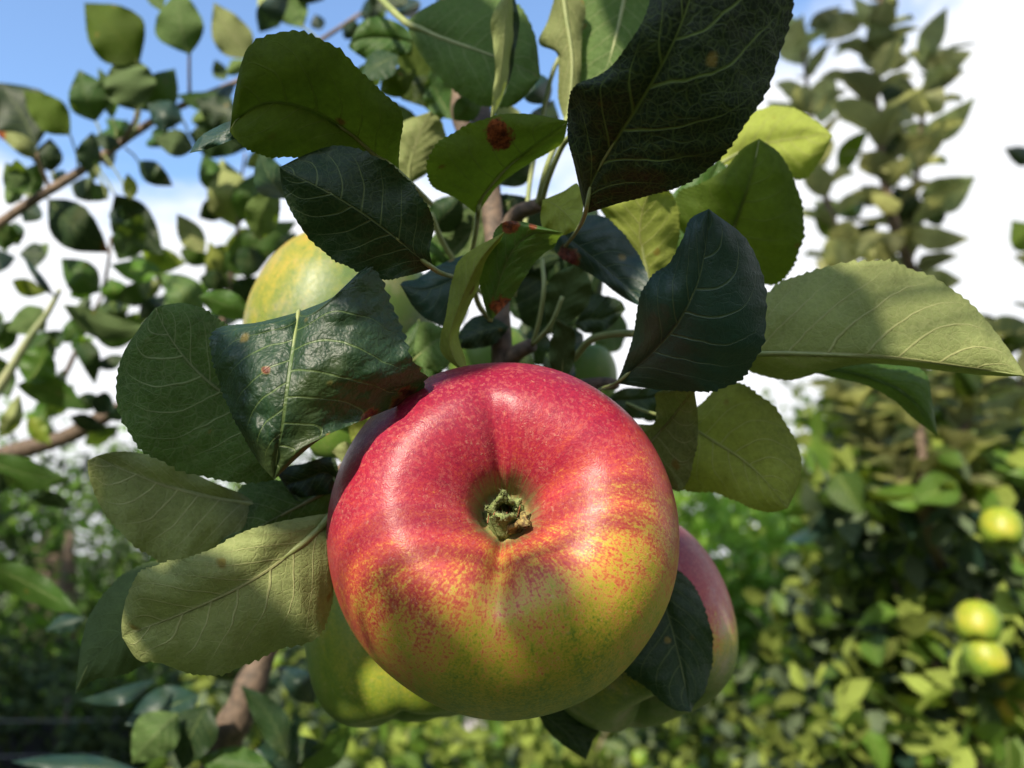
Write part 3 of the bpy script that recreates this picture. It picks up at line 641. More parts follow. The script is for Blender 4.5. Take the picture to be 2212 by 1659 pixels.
tubes('leaf_stalk', [([P(1070, 700, 254), P(1035, 660, 242), P(1020, 600, 235)], [.0009]*3)], M_petiole, br)
tubes('leaf_stalk', [([P(1070, 660, 254), P(1010, 600, 250), P(960, 530, 245), P(930, 460, 240)], [.0009]*4)], M_petiole, br)
tubes('leaf_stalk', [([P(1110, 640, 256), P(1135, 480, 262), P(1150, 360, 266), P(1200, 140, 270), P(1260, 110, 270)], [.0008]*5)], M_petiole, br)

# ================================================================== branch crossing the sky on the left
q = qleaf
D1 = 470
lb = empty('apple_branch', P(0, 490, D1)); tag(lb, 'thin brown apple branch rising diagonally across the upper left sky, set with small rounded leaves', 'branch')
tubes('twig', [([P(-60, 525, D1), P(60, 440, D1), P(150, 385, D1), P(260, 310, D1+5), P(330, 262, D1+8), P(400, 225, D1+12), P(510, 178, D1+20), P(620, 130, D1+30), P(700, 82, D1+40), P(800, 15, D1+55), P(900, -60, D1+70)],
               [.0030, .0028, .0026, .0024, .0023, .0021, .0018, .0016, .0014, .0012, .001]),
              ([P(105, 402, D1), P(85, 350, D1-8), P(80, 330, D1-10)], [.0012, .001, .0008]),
              ([P(265, 305, D1), P(285, 270, D1-5), P(300, 240, D1-8)], [.0012, .001, .0008]),
              ([P(410, 220, D1+10), P(409, 160, D1), P(409, 112, D1-5)], [.0012, .0009, .0008])], M_bark2, lb, 10, .15)
S1 = [(300,140,182,6,52,'under','oliv',0),(207,263,170,150,40,'top','green',0),(243,258,212,146,20,'under','grey',0),(298,240,262,112,46,'under','dark',1),(303,238,378,148,36,'top','green',0),
 (78,320,-5,178,58,'top','dark',0),(152,292,50,195,34,'under','oliv',0),(82,345,-8,285,17,'under','pale',0),(112,372,108,298,29,'top','dark',0),(50,420,35,343,27,'top','green',0),(45,425,12,350,20,'under','grey',0),
 (60,425,88,350,24,'top','green',0),(190,372,200,285,25,'top','dark',0),(262,320,196,294,14,'top','dark',0),(298,348,374,402,23,'top','dark',0),(284,432,275,374,14,'under','yell',0),(232,430,200,398,19,'under','grey',0),
 (248,420,352,549,42,'top','dark',0),(104,430,236,546,38,'top','dark',0),(255,562,308,462,36,'top','green',0),(240,480,262,445,16,'top','blue',0),(410,118,388,-25,46,'under','grey',0),(548,128,462,5,36,'under','pale',0),
 (505,215,380,205,20,'top','green',0),(395,262,318,225,26,'top','blue',0),(520,250,420,215,30,'top','dark',0),(420,322,332,298,26,'under','dark',0),(408,290,540,318,38,'top','dark',0),(470,350,430,370,14,'top','green',0),
 (560,70,625,-20,30,'top','blue',0),(600,60,560,-30,30,'under','pale',0),(655,60,600,-40,30,'under','grey',0),(560,270,640,200,22,'top','green',0),(880,10,790,-60,40,'top','dark',0),(700,0,640,-60,30,'top','dark',0),(350,25,300,-60,20,'under','grey',0),(510,180,430,232,16,'top','blue',0)]
for (bx, by, tx, ty, w_, sd, mt, bg) in S1:
    sp = (0, 292, 14) if (bx, by) == (82, 345) else ((236, 540, 20) if (bx, by) == (104, 430) else None)
    q(lb, bx, by, tx, ty, w_, sd, mt, D1+R_.uniform(-25, 25), None, R_.uniform(-.08, .08), 7, spot=sp)
for k_ in range(44):
    t_ = k_/26; bx = -20+820*t_**1.1; by = 500-480*t_+R_.uniform(-8, 8); an = R_.uniform(0, 6.28); ll = R_.uniform(45, 85)
    q(lb, bx+math.cos(an)*12, by+math.sin(an)*12, bx+math.cos(an)*ll, by+math.sin(an)*ll, R_.uniform(14, 24), R_.choice(('top', 'under')), R_.choice(('dark', 'green', 'grey', 'blue')), D1+R_.uniform(20, 70), None, R_.uniform(-.1, .1), 7)
for (bx, by, fx, fy) in (
   [(300,140,290,262),(207,263,215,300),(243,258,250,300),(298,240,275,300),(303,238,282,300),(78,320,100,400),(152,292,170,375),(82,345,100,400),(112,372,120,398),(50,420,90,425),(60,425,95,422),(298,348,270,320),(284,432,225,335),(232,430,200,355),(248,420,205,355),(104,430,90,425),(190,372,205,350),(548,128,600,142),(655,60,690,90),(408,290,380,240),(420,322,350,255)]):
    tubes('leaf_stalk', [([P(bx, by, D1), P(bx+(fx-bx)*.5+4, by+(fy-by)*.5, D1), P(fx, fy, D1)], [.0006]*3)], M_petiole, lb)

D2 = 520
lc = empty('apple_branch', P(475, 640, D2)); tag(lc, 'upright leafy apple spur left of the golden apple with narrow sunlit leaves', 'branch')
tubes('twig', [([P(470, 760, D2), P(490, 640, D2), P(505, 560, D2), P(515, 480, D2), P(520, 400, D2+10), P(530, 330, D2+20)], [.002, .0018, .0015, .0012, .001, .0008]),
               ([P(225, 620, D2), P(235, 560, D2), P(240, 510, D2)], [.0012, .001, .0008])], M_bark2, lc, 8, .15)
for (bx, by, tx, ty, w_, sd, mt) in [(512,492,478,342,44,'under','pale'),(520,480,560,370,30,'top','green'),(478,590,642,478,34,'top','green'),(442,545,382,462,24,'under','pale'),(463,632,452,520,20,'under','yell'),(500,560,580,560,32,'top','dark'),
   (480,672,602,612,30,'top','dark'),(440,682,345,590,30,'top','grey'),(540,680,640,560,26,'top','green'),(400,640,330,590,16,'under','yell'),(350,585,238,572,24,'top','hedge'),(215,632,132,558,33,'top','green'),(470,420,440,330,26,'top','green'),
   (530,360,600,300,22,'under','pale'),(430,470,500,430,22,'top','dark'),(520,640,580,700,22,'top','green'),(600,560,640,500,20,'top','dark'),(430,600,500,620,22,'top','dark')]:
    q(lc, bx, by, tx, ty, w_, sd, mt, D2+R_.uniform(-25, 25), None, R_.uniform(-.1, .1), 7)

D3 = 600
ld = empty('apple_branch', P(40, 980, D3)); tag(ld, 'green leafy shoot and dark bough at the left edge below the sky', 'branch')
tubes('green_shoot', [([P(-40, 900, 480), P(10, 820, 480), P(60, 735, 480), P(100, 680, 480), P(130, 625, 480)], [.0030, .0028, .0022, .0018, .0012])], M_shoot, ld, 10, .1)
tubes('bough', [([P(-80, 1010, D3), P(60, 968, D3), P(140, 945, D3), P(210, 908, D3), P(300, 860, D3+10), P(380, 830, D3+20)], [.0075, .0068, .006, .0055, .005, .004]),
               ([P(120, 850, D3), P(150, 790, D3), P(190, 700, D3), P(240, 600, D3)], [.002, .0018, .0014, .001])], M_bark, ld, 12, .2)
for (bx, by, tx, ty, w_, sd, mt, dd) in [(118,642,48,548,8,'top','blue',480),(95,665,14,716,26,'under','grey',480),(60,830,100,742,36,'top','hedge',500),(35,832,188,888,28,'top','green',500),(0,945,42,850,20,'under','pale',480),
   (135,658,330,712,24,'under','dark',500),(200,722,305,722,22,'under','grey',520),(160,722,205,832,22,'top','dark',560),(150,640,215,600,18,'top','hedge',540),(250,650,330,600,22,'top','green',560),(300,690,360,640,20,'top','dark',560),
   (-40,985,152,1036,34,'top','green',430),(70,1080,158,1102,15,'top','dark',430),(-40,1215,178,1330,30,'top','green',420),(182,1335,98,1362,18,'top','blue',420),(480,1058,288,962,24,'top','green',330),(-30,1050,35,1035,20,'top','dark',430),
   (120,770,60,720,26,'top','green',540),(100,900,160,830,20,'top','green',560),(220,860,150,880,18,'top','grey',560),(150,900,230,930,16,'top','dark',580),(0,760,40,690,24,'top','hedge',520),(60,900,110,960,20,'top','yell',560),
   (270,770,200,790,16,'top','dark',560),(20,860,-20,760,26,'top','green',520),(130,740,190,670,22,'top','green',560),(180,960,260,920,16,'top','green',600),(-10,670,-30,760,20,'top','dark',520)]:
    q(ld, bx, by, tx, ty, w_, sd, mt, dd+R_.uniform(-10, 10), None, R_.uniform(-.12, .12), 6)

for k_ in range(46):
    bx = R_.uniform(-10, 560); by = R_.uniform(520, 960 if bx < 260 else 700); an = R_.uniform(0, 6.28); ll = R_.uniform(50, 105)
    q(ld if bx < 260 else lc, bx, by, bx+math.cos(an)*ll, by+math.sin(an)*ll*.8, R_.uniform(13, 26), R_.choice(('top', 'under', 'top')), R_.choice(('dark', 'green', 'hedge', 'blue', 'far', 'pale', 'green')), R_.uniform(540, 760), None, R_.uniform(-.12, .12), 7)
D4 = 400
le = empty('apple_branch', P(470, 1650, D4)); tag(le, 'thick brown bough at the bottom left carrying reddish edged blue green leaves', 'branch')
tubes('bough', [([P(440, 1780, D4), P(480, 1620, D4), P(520, 1530, D4), P(560, 1440, D4+5), P(600, 1360, D4+10), P(700, 1250, D4+30)], [.0095, .0088, .0082, .0075, .006, .005])], M_bark, le, 14, .25)
for (bx, by, tx, ty, w_, sd, mt, sp) in [(335,1468,168,1512,17,'top','blue',None),(430,1500,270,1565,44,'top','blue',(300,1590,20)),(385,1540,285,1650,42,'under','grey',None),(450,1520,392,1665,42,'top','dark',None),(300,1665,22,1645,20,'top','blue',None),
   (590,1660,422,1640,34,'top','green',None),(540,1690,640,1560,44,'top','blue',None),(620,1640,520,1480,30,'top','dark',None),(680,1520,600,1440,28,'top','blue',None),(700,1610,560,1600,28,'top','dark',None),(460,1460,560,1440,18,'top','dark',None),(650,1660,760,1560,30,'top','green',None)]:
    q(le, bx, by, tx, ty, w_, sd, mt, D4+R_.uniform(-25, 15), None, R_.uniform(-.12, .12), 6, spot=sp, big=True)

# ================================================================== trees, hedges: generated foliage
def blade(cx, L_, w_, direc, nrm, V, F, UV, RN, rnd):
    """one small folded leaf"""
    t = direc.normalized(); s_ = t.cross(nrm).normalized(); n_ = s_.cross(t).normalized()
    b0 = len(V)
    for (f, h) in ((0, 0), (.3, .85), (.62, .9), (1, 0)):
        c = cx + t*L_*f - n_*L_*.18*f*f
        if h == 0: V.append(tuple(c)); UV.append((0, f))
        else:
            V.append(tuple(c+s_*w_*h+n_*w_*.35*h)); UV.append((-1, f)); V.append(tuple(c)); UV.append((0, f)); V.append(tuple(c-s_*w_*h+n_*w_*.35*h)); UV.append((1, f))
    F += [(b0, b0+2, b0+1), (b0, b0+3, b0+2), (b0+1, b0+2, b0+5, b0+4), (b0+2, b0+3, b0+6, b0+5), (b0+4, b0+5, b0+7), (b0+5, b0+6, b0+7)]
    RN += [rnd]*8

def rnd_dir(rg, up=.0):
    v = Vector((rg.gauss(0, 1), rg.gauss(0, 1), rg.gauss(up, 1))); return v.normalized()

def foliage(name, parent, centers, n_, L_, mat, rg, up=.1, flat=.6):
    """leaf clumps; centers = (point, radius)"""
    V = []; F = []; UV = []; RN = []
    tot = sum(c[1]**2 for c in centers)
    for (c, r) in centers:
        k = int(n_*r*r/tot); tone = rg.random()
        for _ in range(k):
            dr = rnd_dir(rg); p = Vector(c)+dr*r*(rg.random()**.45)
            ll = L_*rg.uniform(.6, 1.25)
            nn = (Vector((0, -.35, .8))*flat + rnd_dir(rg)*.8).normalized()
            blade(p, ll, ll*.27, rnd_dir(rg, up), nn, V, F, UV, RN, min(1, max(0, tone*.5+rg.random()*.5)))
    o = mesh_obj(name, V, F, mat, parent, True, UV, [0]*len(V), RN); o['kind'] = 'stuff'
    return o

# ---- young apple tree on the right: upright leafy shoots against the sky
proto = []
def proto_leaf(k, rg):
    """a leaf along +Y, normal +Z, length 1"""
    nv, nu = 12, 3; V = []; UV = []; W = 2*nu+1; bend = rg.uniform(.1, .5); fold = rg.uniform(.2, .7); tw = rg.uniform(-.5, .5)
    wmax = rg.uniform(.25, .34)
    for i in range(nv):
        t = i/(nv-1); h = wmax*math.sin(math.pi*t**.85)**.8 if 0 < t < 1 else 0
        for j in range(-nu, nu+1):
            s = j/nu; xx = s*h; zz = abs(s)*h*fold - bend*t*t*.6 + .02*math.sin(t*14+s*3)*abs(s)
            a_ = tw*t; V.append((xx*math.cos(a_)-zz*math.sin(a_)*.3, t*(1-.12*bend), zz+xx*math.sin(a_))); UV.append((s, t))
    F = [(i*W+j, i*W+j+1, (i+1)*W+j+1, (i+1)*W+j) for i in range(nv-1) for j in range(W-1)]
    return V, F, UV
rp = random.Random(5)
PL = [proto_leaf(k, rp) for k in range(7)]
PM = {}
def proto_mesh(k, mat):
    if (k, mat) not in PM:
        V, F, UV = PL[k]; me = bpy.data.meshes.new('leaf'); me.from_pydata(V, [], F)
        ul = me.uv_layers.new(name='UVMap'); vi = np.empty(len(me.loops), dtype=np.int32); me.loops.foreach_get('vertex_index', vi)
        ul.data.foreach_set('uv', np.asarray(UV, dtype=np.float32)[vi].ravel())
        a = me.attributes.new('rnd', 'FLOAT', 'POINT'); a.data.foreach_set('value', [(k*.37) % 1]*len(V))
        me.materials.append(LM[mat]); me.polygons.foreach_set('use_smooth', [True]*len(me.polygons)); PM[(k, mat)] = me
    return PM[(k, mat)]
def frame_from(direc, nrm):
    t = direc.normalized(); s_ = t.cross(nrm)
    if s_.length < 1e-5: s_ = t.orthogonal()
    s_.normalize(); n_ = s_.cross(t).normalized()
    return Matrix((s_, t, n_)).transposed()
def put_leaf(parent, base, direc, nrm, L_, k, mat, off):
    o = bpy.data.objects.new('leaf', proto_mesh(k, mat)); COL.objects.link(o); o.parent = parent
    m = frame_from(direc, nrm).to_4x4() @ Matrix.Scale(L_, 4); m.translation = base-off; o.matrix_local = m
    return o
def merged_leaves(name, parent, lst, mat):
    V = []; F = []; UV = []; RN = []
    for (base, direc, nrm, L_, k) in lst:
        pv, pf, pu = PL[k]; m = frame_from(direc, nrm)*L_; b0 = len(V); r = R_.random()
        V += [tuple(m @ Vector(v)+base) for v in pv]; F += [tuple(a+b0 for a in f) for f in pf]; UV += pu; RN += [r]*len(pv)
    o = mesh_obj(name, V, F, LM[mat], parent, True, UV, [0]*len(V), RN); o['kind'] = 'stuff'; return o

def along(pts, t):
    t = t*(len(pts)-1); i = min(int(t), len(pts)-2); return pts[i].lerp(pts[i+1], t-i), (pts[i+1]-pts[i]).normalized()

def shoot_leaves(pts, n_, Lf, rg, spread=1.0):
    out_ = []
    for i in range(n_):
        t = (i+rg.random())/n_; p, dr = along(pts, t)
        az = i*2.4+rg.uniform(-.4, .4); side = Vector((math.cos(az), math.sin(az)*.8, 0))
        dd = (side*spread+dr*.75+Vector((0, 0, rg.uniform(-.25, .35)))).normalized()
        nn = (Vector((0, 0, 1))*.7+dr*.5-side*.5+rnd_dir(rg)*.4).normalized()
        out_.append((p+side*.004, dd, nn, Lf*rg.uniform(.75, 1.15), rg.randrange(7)))
    return out_

DR = 1050
rt = empty('apple_tree', Vector((P(2120, 1420, DR+750).x, P(2120, 1420, DR+750).y, 0))); tag(rt, 'young apple tree on the right, its upright leafy shoots blurred against the white sky', 'tree')
shoots = [
  [P(2000,1120,DR),P(1985,900,DR),P(1975,700,DR),P(1965,560,DR),P(1975,440,DR),P(1985,330,DR),P(2000,200,DR),P(2020,110,DR)],
  [P(1985,900,DR),P(1900,780,DR-20),P(1850,640,DR-30),P(1820,540,DR-30),P(1785,430,DR-20),P(1760,340,DR),P(1745,200,DR),P(1730,60,DR)],
  [P(1975,600,DR),P(1930,480,DR-40),P(1905,350,DR-50),P(1890,200,DR-50),P(1895,80,DR-40),P(1905,-30,DR-40)],
]
shoots += [[P(2000,1120,DR),P(2080,1000,DR+30),P(2160,900,DR+50),P(2230,780,DR+60),P(2290,600,DR+60)],
           [P(2000,1120,DR),P(1930,1010,DR+20),P(1880,930,DR+20),P(1830,850,DR)],
           [P(2050,1050,DR+20),P(2090,900,DR),P(2110,800,DR-20),P(2130,720,DR-30)]]
o_rt = rt.location.copy()
tubes('trunk', [([Vector((o_rt.x, o_rt.y, 0)), Vector((o_rt.x+.03, o_rt.y, .6)), P(2120, 1420, DR+700), P(2040, 1240, DR+200), P(2000, 1120, DR)], [.03, .024, .014, .009, .007])], M_bark2, rt, 14, .15)
tubes('shoot', [(s_, [.0075-.0055*i/(len(s_)-1) for i in range(len(s_))]) for s_ in shoots], M_bark2, rt, 8, .2)
rg = random.Random(11)
LS = [(1745,60,1818,12,19,'under','pale'),(1738,142,1708,48,32,'under','grey'),(1868,38,1776,90,26,'under','pale'),(1900,120,1885,35,28,'top','grey'),(1915,40,1905,-30,20,'under','pale'),(1985,130,2047,14,26,'top','grey'),(1945,110,1925,60,22,'top','dark'),
 (1965,135,1878,118,22,'under','grey'),(2000,160,2064,102,16,'under','pale'),(1990,195,2086,152,24,'top','grey'),(1975,215,1888,178,36,'top','dark'),(1772,268,1802,150,28,'under','pale'),(1745,240,1652,218,18,'under','pale'),(1905,245,1808,236,18,'under','grey'),
 (1975,305,2108,208,28,'top','grey'),(1960,320,1872,268,38,'top','dark'),(1812,378,1880,278,22,'under','oliv'),(1975,375,1962,265,24,'under','pale'),(1960,372,1872,352,16,'under','pale'),(1985,425,2108,380,34,'top','grey'),(1965,480,1935,400,38,'top','dark'),
 (1870,432,1795,462,22,'top','green'),(1955,500,2098,515,22,'under','grey'),(1992,595,2080,606,22,'top','grey'),(1950,530,1850,560,22,'under','grey'),(2235,350,2168,320,20,'top','dark'),(2240,540,2185,475,30,'under','oliv'),(1890,560,1960,510,24,'under','yell'),
 (1800,520,1760,440,22,'under','oliv'),(1820,600,1760,560,22,'under','pale'),(1845,540,1900,480,20,'top','dark'),(1985,650,2050,640,22,'top','dark'),(2120,720,2230,700,18,'top','grey'),(2140,760,2240,740,20,'under','oliv'),(2060,850,2130,800,30,'top','green'),
 (1900,70,1840,-10,18,'under','pale'),(1700,110,1735,30,20,'under','grey'),(1930,0,1890,-70,20,'under','pale'),(1975,260,1905,210,24,'top','grey'),(2010,250,2040,190,22,'under','yell'),(1990,470,2050,440,24,'top','dark'),(1905,440,1860,400,24,'top','grey')]
cnt = 0
for (bx, by, tx, ty, w_, sd, mt) in LS:
    q(rt, bx, by, tx, ty, w_, sd, 'sap' if mt in ('grey', 'pale', 'yell') else mt, DR+R_.uniform(-60, 60), None, R_.uniform(-.12, .12), 12); cnt += 1
extra = []
for s_ in shoots[:3]: extra += shoot_leaves(s_, 36, .064, rg)
for s_ in shoots[3:]: extra += shoot_leaves(s_, 44, .062, rg)
rg.shuffle(extra)
for (b_, d_, n_, l_, k_) in extra[:50]: put_leaf(rt, b_, d_, n_, l_, k_, 'sap', o_rt)
merged_leaves('foliage', rt, extra[50:], 'sap')

# ---- bearing apple trees in the lower right
def bush(name, label, cat, base, clumps, nl, Lf, mat, limbs, group=None, seed=1, up=.1, nleaf=60, bark=None, mat2=None):
    root = empty(name, base); tag(root, label, cat, group)
    rg = random.Random(seed)
    tubes('trunk', limbs, bark or M_bark2, root, 8, .2)
    if nleaf:
        near = sorted(clumps, key=lambda c: (Vector(c[0])-CAM).length)
        for _ in range(nleaf):
            c, r = near[rg.randrange(max(1, len(near)//2))]
            p = Vector(c)+rnd_dir(rg)*r*rg.random()+Vector((0, -r*.6, 0))
            put_leaf(root, p, rnd_dir(rg, .1), (Vector((0, -.6, .7))+rnd_dir(rg)*.7).normalized(), Lf*rg.uniform(.9, 1.3), rg.randrange(7), mat, base)
    foliage('foliage', root, clumps, int(nl*(.6 if mat2 else 1)), Lf, LM[mat], rg, up)
    if mat2: foliage('shade_tint_foliage', root, [(Vector(c)+Vector((.02, .03, -.03)), r) for c, r in clumps[::2]], int(nl*.62), Lf, LM[mat2], rg, up)  # second leaf layer in darker material, painting shade between the lit leaves
    return root

def clumps_px(rg, n_, x0, x1, ytop, y1, d0, d1, r):
    out_ = []
    for _ in range(n_):
        x_ = rg.uniform(x0, x1); y_ = rg.uniform(ytop(x_), y1); d_ = rg.uniform(d0, d1)
        out_.append((P(x_, y_, d_), r*rg.uniform(.6, 1.3)))
    return out_
rg = random.Random(21)
c1n = clumps_px(rg, 40, 1760, 2300, lambda x: 850 if x > 1880 else 960, 1700, 1050, 1400, .06)
c1 = c1n+clumps_px(rg, 70, 1780, 2300, lambda x: 860 if x > 1850 else 930, 1700, 1350, 2000, .11)
b1 = Vector((P(2050, 1300, 1600).x, P(2050, 1300, 1600).y, 0))
lim = [([b1, b1+Vector((0, 0, .8)), P(2080, 1330, 1500), P(2050, 1050, 1450), P(2000, 930, 1450)], [.04, .03, .014, .010, .006]),
       ([P(2080, 1330, 1500), P(1990, 1200, 1400), P(1900, 1120, 1380), P(1800, 1030, 1400)], [.012, .010, .008, .004]),
       ([P(2150, 1650, 1300), P(2050, 1480, 1280), P(1980, 1380, 1280), P(1930, 1250, 1300)], [.010, .008, .006, .003]),
       ([P(1830, 1700, 1500), P(1800, 1300, 1500), P(1760, 1150, 1480), P(1740, 1000, 1500)], [.008, .007, .006, .004])]
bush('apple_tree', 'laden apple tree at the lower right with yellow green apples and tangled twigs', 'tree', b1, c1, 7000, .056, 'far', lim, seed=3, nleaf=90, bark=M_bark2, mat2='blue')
c2 = clumps_px(rg, 64, 1420, 1900, lambda x: 1060, 1720, 2300, 3200, .22)
b2 = Vector((P(1650, 1300, 2700).x, P(1650, 1300, 2700).y, 0))
bush('shrub', 'bright green feathery shrub between the red apple and the laden apple tree', 'shrub', b2, c2, 9000, .055, 'hedge', [([b2, b2+Vector((0, 0, .8)), P(1650, 1250, 2700)], [.04, .03, .01])], seed=4, nleaf=0, up=-.4)
c3 = clumps_px(rg, 105, 1640, 2500, lambda x: 850 if x > 1720 else 960, 1750, 2600, 4200, .30)
b3 = Vector((P(2200, 1300, 3300).x, P(2200, 1300, 3300).y, 0))
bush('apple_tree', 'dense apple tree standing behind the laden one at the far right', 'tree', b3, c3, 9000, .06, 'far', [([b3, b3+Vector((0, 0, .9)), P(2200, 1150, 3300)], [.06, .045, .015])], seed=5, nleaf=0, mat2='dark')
c4 = clumps_px(rg, 60, 420, 1750, lambda x: 1480, 1780, 1500, 2600, .14)
b4 = Vector((P(1000, 1600, 2000).x, P(1000, 1600, 2000).y, 0))
bush('shrub', 'low sunlit fruit bush below the red apple along the bottom of the view', 'shrub', b4, c4, 5500, .05, 'far',
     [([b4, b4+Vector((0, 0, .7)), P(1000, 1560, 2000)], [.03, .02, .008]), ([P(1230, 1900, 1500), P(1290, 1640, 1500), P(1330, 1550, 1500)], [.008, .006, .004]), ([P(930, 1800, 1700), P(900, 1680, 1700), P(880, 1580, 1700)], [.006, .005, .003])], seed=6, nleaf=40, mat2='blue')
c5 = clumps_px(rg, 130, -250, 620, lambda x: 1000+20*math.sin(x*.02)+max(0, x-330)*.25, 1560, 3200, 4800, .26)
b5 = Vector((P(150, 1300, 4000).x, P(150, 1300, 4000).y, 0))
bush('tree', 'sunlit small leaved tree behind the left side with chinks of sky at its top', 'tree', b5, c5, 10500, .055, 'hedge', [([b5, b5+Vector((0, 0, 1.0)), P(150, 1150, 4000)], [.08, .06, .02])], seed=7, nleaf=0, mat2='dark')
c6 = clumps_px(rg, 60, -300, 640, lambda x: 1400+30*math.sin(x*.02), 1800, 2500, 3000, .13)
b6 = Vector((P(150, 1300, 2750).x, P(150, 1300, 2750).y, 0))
bush('shrub', 'shrub at the lower left in front of the board fence, shade put into its dark leaf colour', 'shrub', b6, c6, 3000, .05, 'dark', [([b6, b6+Vector((0, 0, .6)), P(150, 1500, 2750)], [.03, .02, .01])], seed=17, nleaf=0)  # dark leaf material stands in for the deep shade of this corner
c7 = clumps_px(rg, 60, 500, 2900, lambda x: 1000+60*math.sin(x*.01), 1500, 8500, 12000, .8)
b7 = Vector((P(1300, 1300, 10000).x, P(1300, 1300, 10000).y, 0))
bush('tree', 'dark wide tree far off behind the orchard', 'tree', b7, c7, 9000, .16, 'green', [([b7, b7+Vector((0, 0, 1.5)), P(1300, 1150, 10000)], [.2, .15, .05])], seed=8, nleaf=0)
c8 = clumps_px(rg, 70, -500, 800, lambda x: 1080, 1500, 6500, 9000, .55)
b8 = Vector((P(100, 1300, 7500).x, P(100, 1300, 7500).y, 0))
bush('tree', 'dense tree farther back on the left, shade put into its dark leaf colour', 'tree', b8, c8, 9000, .12, 'dark', [([b8, b8+Vector((0, 0, 1.5)), P(100, 1150, 7500)], [.2, .15, .05])], seed=9, nleaf=0)  # dark leaf colour paints shaded gaps behind the tree in front

# ---- far apples
FG = 'apples hanging in the background trees'
for (lab, x_, y_, d_, r_) in [('bright yellow apple with a sun glint at the right edge, highest of the background apples', 2163, 1140, 1300, 32.5), ('yellow green apple at the lower right, directly above another one', 2112, 1345, 1280, 34),
      ('yellow green apple at the lower right, directly below another one', 2128, 1420, 1270, 31.5), ('dark green apple half hidden above the pair at the lower right', 2108, 1272, 1360, 33), ('shaded green apple cut by the right edge of the view', 2212, 1205, 1300, 34),
      ('dull yellow apple at the lower right corner', 2200, 1525, 1250, 40), ('small bright yellow apple at the bottom, right of the little dark leaf', 1382, 1638, 1250, 13), ('pale yellow apple low among the twigs at the bottom right', 1738, 1606, 1500, 19),
      ('tiny yellow apple behind the bough under the large pale leaf', 600, 1428, 1200, 9)]:
    f_ = .74 if int(x_) in (2163, 2112, 2128) else 1.0; a_ = apple(lab, x_, y_, d_*f_, r_*f_, tocam*(.5 if r_ > 30 else .1)-UP*.8+RT*R_.uniform(-.4, .3), MA_yell, FG, calyx=False, nphi=36, nth=40, seed=int(x_))

# ---- fence wires and boards at the lower left, flowers
fb = empty('board_fence', Vector((P(0, 1600, 2900).x, P(0, 1600, 2900).y, 0))); tag(fb, 'dark board fence in shade at the bottom left behind two wires', 'fence')
x0 = P(-500, 1560, 3000); x1 = P(470, 1560, 3000); nb_ = 16
for k in range(nb_):
    xa = x0.x+(x1.x-x0.x)*k/nb_; xb = x0.x+(x1.x-x0.x)*(k+1)/nb_-.006; z1 = x0.z+R_.uniform(-.012, .004); yy = x0.y
    V = [(xa, yy, .0), (xb, yy, .0), (xb, yy, z1), (xa, yy, z1), (xa, yy+.02, .0), (xb, yy+.02, .0), (xb, yy+.02, z1), (xa, yy+.02, z1)]
    mesh_obj('board', V, [(0, 1, 2, 3), (5, 4, 7, 6), (3, 2, 6, 7), (1, 5, 6, 2), (4, 0, 3, 7), (4, 5, 1, 0)], M_dark, fb, False)
wf = empty('wire_fence', Vector((P(0, 1600, 2600).x, P(0, 1600, 2600).y, 0))); tag(wf, 'two thin grey trellis wires stretched across the bottom left corner', 'wire fence')
for yy in (1556, 1632):
    tubes('wire', [([P(-700, yy-2, 2500), P(-100, yy+2, 2500), P(350, yy-3, 2520), P(900, yy-10, 2560)], [.0017]*4)], M_wire, wf, 6)
tubes('post', [([Vector((P(-700, 1600, 2500).x, P(-700, 1600, 2500).y, 0)), P(-700, 1500, 2500)], [.03, .03])], M_bark2, wf, 10)
fr = empty('flower_cluster', P(770, 1560, 2400)); tag(fr, 'pale lilac flowers just visible below the shaded green apple', 'flowers')
for (fx, fy) in ((762, 1548), (778, 1560), (745, 1556), (1010, 1562), (1030, 1568)):
    V = []; F = []; UVf = []; RNf = []
    c0 = P(fx, fy, 1900)
    for k in range(9):
        an = k*.7; blade(c0, .022, .008, (RT*math.cos(an)+UP*math.sin(an)-FW*.5), -FW+UP*.2, V, F, UVf, RNf, .5)
    mesh_obj('flower', V, F, M_petal, fr)

# ================================================================== unseen trees and a branch, added to shade and dim the light
ob = empty('apple_branch', P(1106, 829, 0)+SUN*.55+UP*.3+RT*.3); tag(ob, 'unseen leafy apple branch added behind the viewer to throw dappled shade on the cluster', 'branch')  # added out of view, leaves set along sun rays to shade chosen spots
rg = random.Random(33); FAR_SH = {(1130,1640), (1330,1580), (960,1640), (1180,1500)}; ax1 = SUN.cross(Vector((0, 0, 1))).normalized(); ax2 = ax1.cross(SUN).normalized()
SH = [(1330,330,150,30),(1450,180,145,38),(1560,120,145,34),(1400,60,145,36),(1620,20,145,26),(700,420,162,22),(820,500,165,24),(1440,700,178,18),(1560,770,178,20),(1480,540,176,12),
      (1180,1500,185,20),(1050,1560,190,14),(1330,1440,188,18),(1420,1340,195,12),(1455,1400,216,28),(1340,1570,240,26),(900,1500,250,32),(760,1440,250,20),(240,1390,210,26),(520,900,170,18),(600,980,168,14),(470,1000,186,22),
      (610,1110,205,18),(1000,640,200,18),(1110,620,225,24),(1230,660,245,26),(1060,760,255,22),(930,600,220,18),(640,180,168,22),(760,230,172,24),(1290,560,212,18),(1660,520,230,20),(1790,730,200,14),
      (480,1350,178,20),(360,1340,178,14),(1010,90,262,26),(1110,180,262,18),(1400,20,255,26),(360,820,190,18),(420,1160,198,16),(1090,400,220,14),(1900,860,224,20)]
tips = []
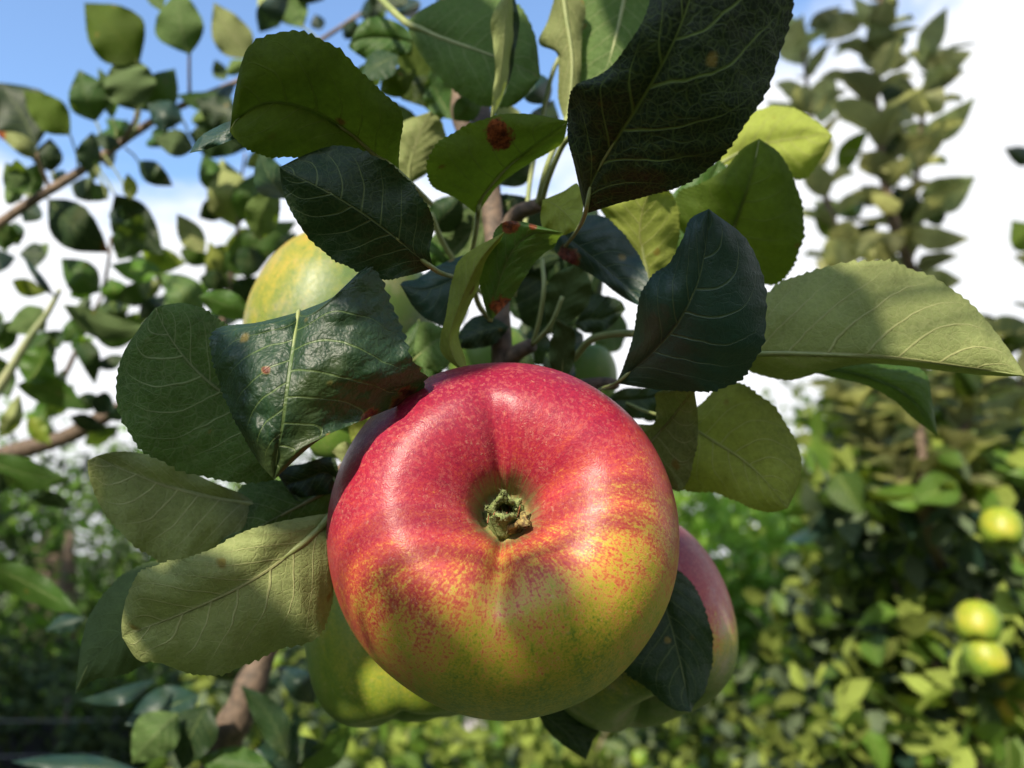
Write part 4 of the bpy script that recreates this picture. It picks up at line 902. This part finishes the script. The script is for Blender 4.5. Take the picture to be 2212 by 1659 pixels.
KEEP = [(1085,1050,160,31),(1150,1250,160,24),(900,1050,172,22),(1990,690,194,15),(2120,780,190,8),(1690,640,200,7),(1610,930,208,9),(1700,290,268,10),(1390,500,230,6),(815,720,160,9),(620,1160,180,10),(560,1190,180,8),(640,620,262,14),(1455,900,200,6),(760,1290,180,14),(1000,1330,170,3),(1250,1240,170,4)]
def off_axis(p, q_): v_ = p-q_; return (v_-SUN*v_.dot(SUN)).length*1000
SH = [s_ for s_ in SH if all(off_axis(P(*s_[:3]), P(*k_[:3])) > k_[3]+s_[3]*.6 for k_ in KEEP)]
SH += [(1330,330,150,26),(1450,180,145,34),(1560,120,145,30),(1400,60,145,32),(1620,20,145,22),(800,480,165,18),(1440,700,178,15),(1560,770,178,15),(1480,540,176,10),
       (1130,1640,190,15),(1330,1580,190,15),(960,1640,192,11),(520,900,170,12),(480,1360,178,14),(1790,730,200,12),(1058,775,285,13)]
for (x_, y_, d_, r_) in SH:
    t_ = rg.uniform(.36, .60) if (x_, y_) not in FAR_SH else rg.uniform(.95, 1.25); c_ = P(x_, y_, d_)+SUN*t_
    an = rg.uniform(0, 6.28); dd = (ax1*math.cos(an)+ax2*math.sin(an)+SUN*rg.uniform(-.3, .3)).normalized(); L_ = r_*2.25/1000
    put_leaf(ob, c_-dd*L_*.5, dd, (SUN+rnd_dir(rg)*.25).normalized(), L_, rg.randrange(7), 'green', ob.location); tips.append(c_-dd*L_*.5)
hub = ob.location.copy()
tubes('twig', [([hub+RT*.5+Vector((0, -.3, .5)), hub+RT*.2+Vector((0, -.1, .2)), hub], [.008, .006, .004])]+[([hub, hub.lerp(tp, .5)+Vector((0, -.05, .03)), tp], [.0012, .001, .0006]) for tp in tips[::4]], M_bark2, ob, 6, .1)

def blocker_tree(label, x_, y_, top, rad, n_, seed):  # trees added out of view to block sky light and shade the background
    base = Vector((x_, y_, 0)); rg = random.Random(seed); root = empty('apple_tree', base); tag(root, label, 'tree')
    cl = [(base+Vector((rg.uniform(-rad, rad), rg.uniform(-.5, .5), rg.uniform(.3, top-.3))), .42) for _ in range(34)]
    tubes('trunk', [([base, base+Vector((.05, 0, top*.5)), base+Vector((0, 0, top*.9))], [.09, .06, .02])], M_bark2, root, 10, .2)
    foliage('foliage', root, cl, n_, .16, LM['dark'], rg, 0)
blocker_tree('unseen apple tree added to the rear left of the viewer to block sky light', -3.2, -2.6, 2.35, 1.7, 2600, 1)
blocker_tree('unseen apple tree added directly behind the viewer to block sky light', 0.0, -3.0, 2.35, 1.8, 2600, 2)
blocker_tree('unseen apple tree added to the rear right of the viewer to block sky light', 3.2, -2.6, 3.3, 1.7, 2600, 3)
blocker_tree('tall unseen apple tree added to the left of the viewer to shade the left background', -3.2, .2, 3.5, 1.3, 6000, 4)
blocker_tree('tall unseen apple tree added to the right of the viewer to block sky light', 4.2, .2, 3.6, 1.2, 2400, 5)

cn_ = empty('apple_tree', Vector((2.6, .3, 0))); tag(cn_, 'unseen apple tree added above the viewer, its canopy cutting sky light and dappling the background', 'tree')  # canopy added out of view to cut sky light from above
rg = random.Random(77)
tubes('trunk', [([Vector((2.6, .3, 0)), Vector((2.4, .3, 1.4)), Vector((1.5, .25, 2.7)), Vector((.2, .2, 2.95)), Vector((-1.2, .2, 3.0))], [.12, .10, .07, .05, .02])], M_bark2, cn_, 10, .2)
foliage('foliage', cn_, [(Vector((rg.uniform(-2.4, .35), rg.uniform(-.35, .75), rg.uniform(2.75, 3.3))), .32) for _ in range(30)], 1700, .11, LM['dark'], rg, 0)

blocker_tree('tall unseen apple tree added outside the left edge to darken the lower left', -2.9, 1.3, 4.0, 1.0, 5000, 9)  # added out of view to shade the lower left background
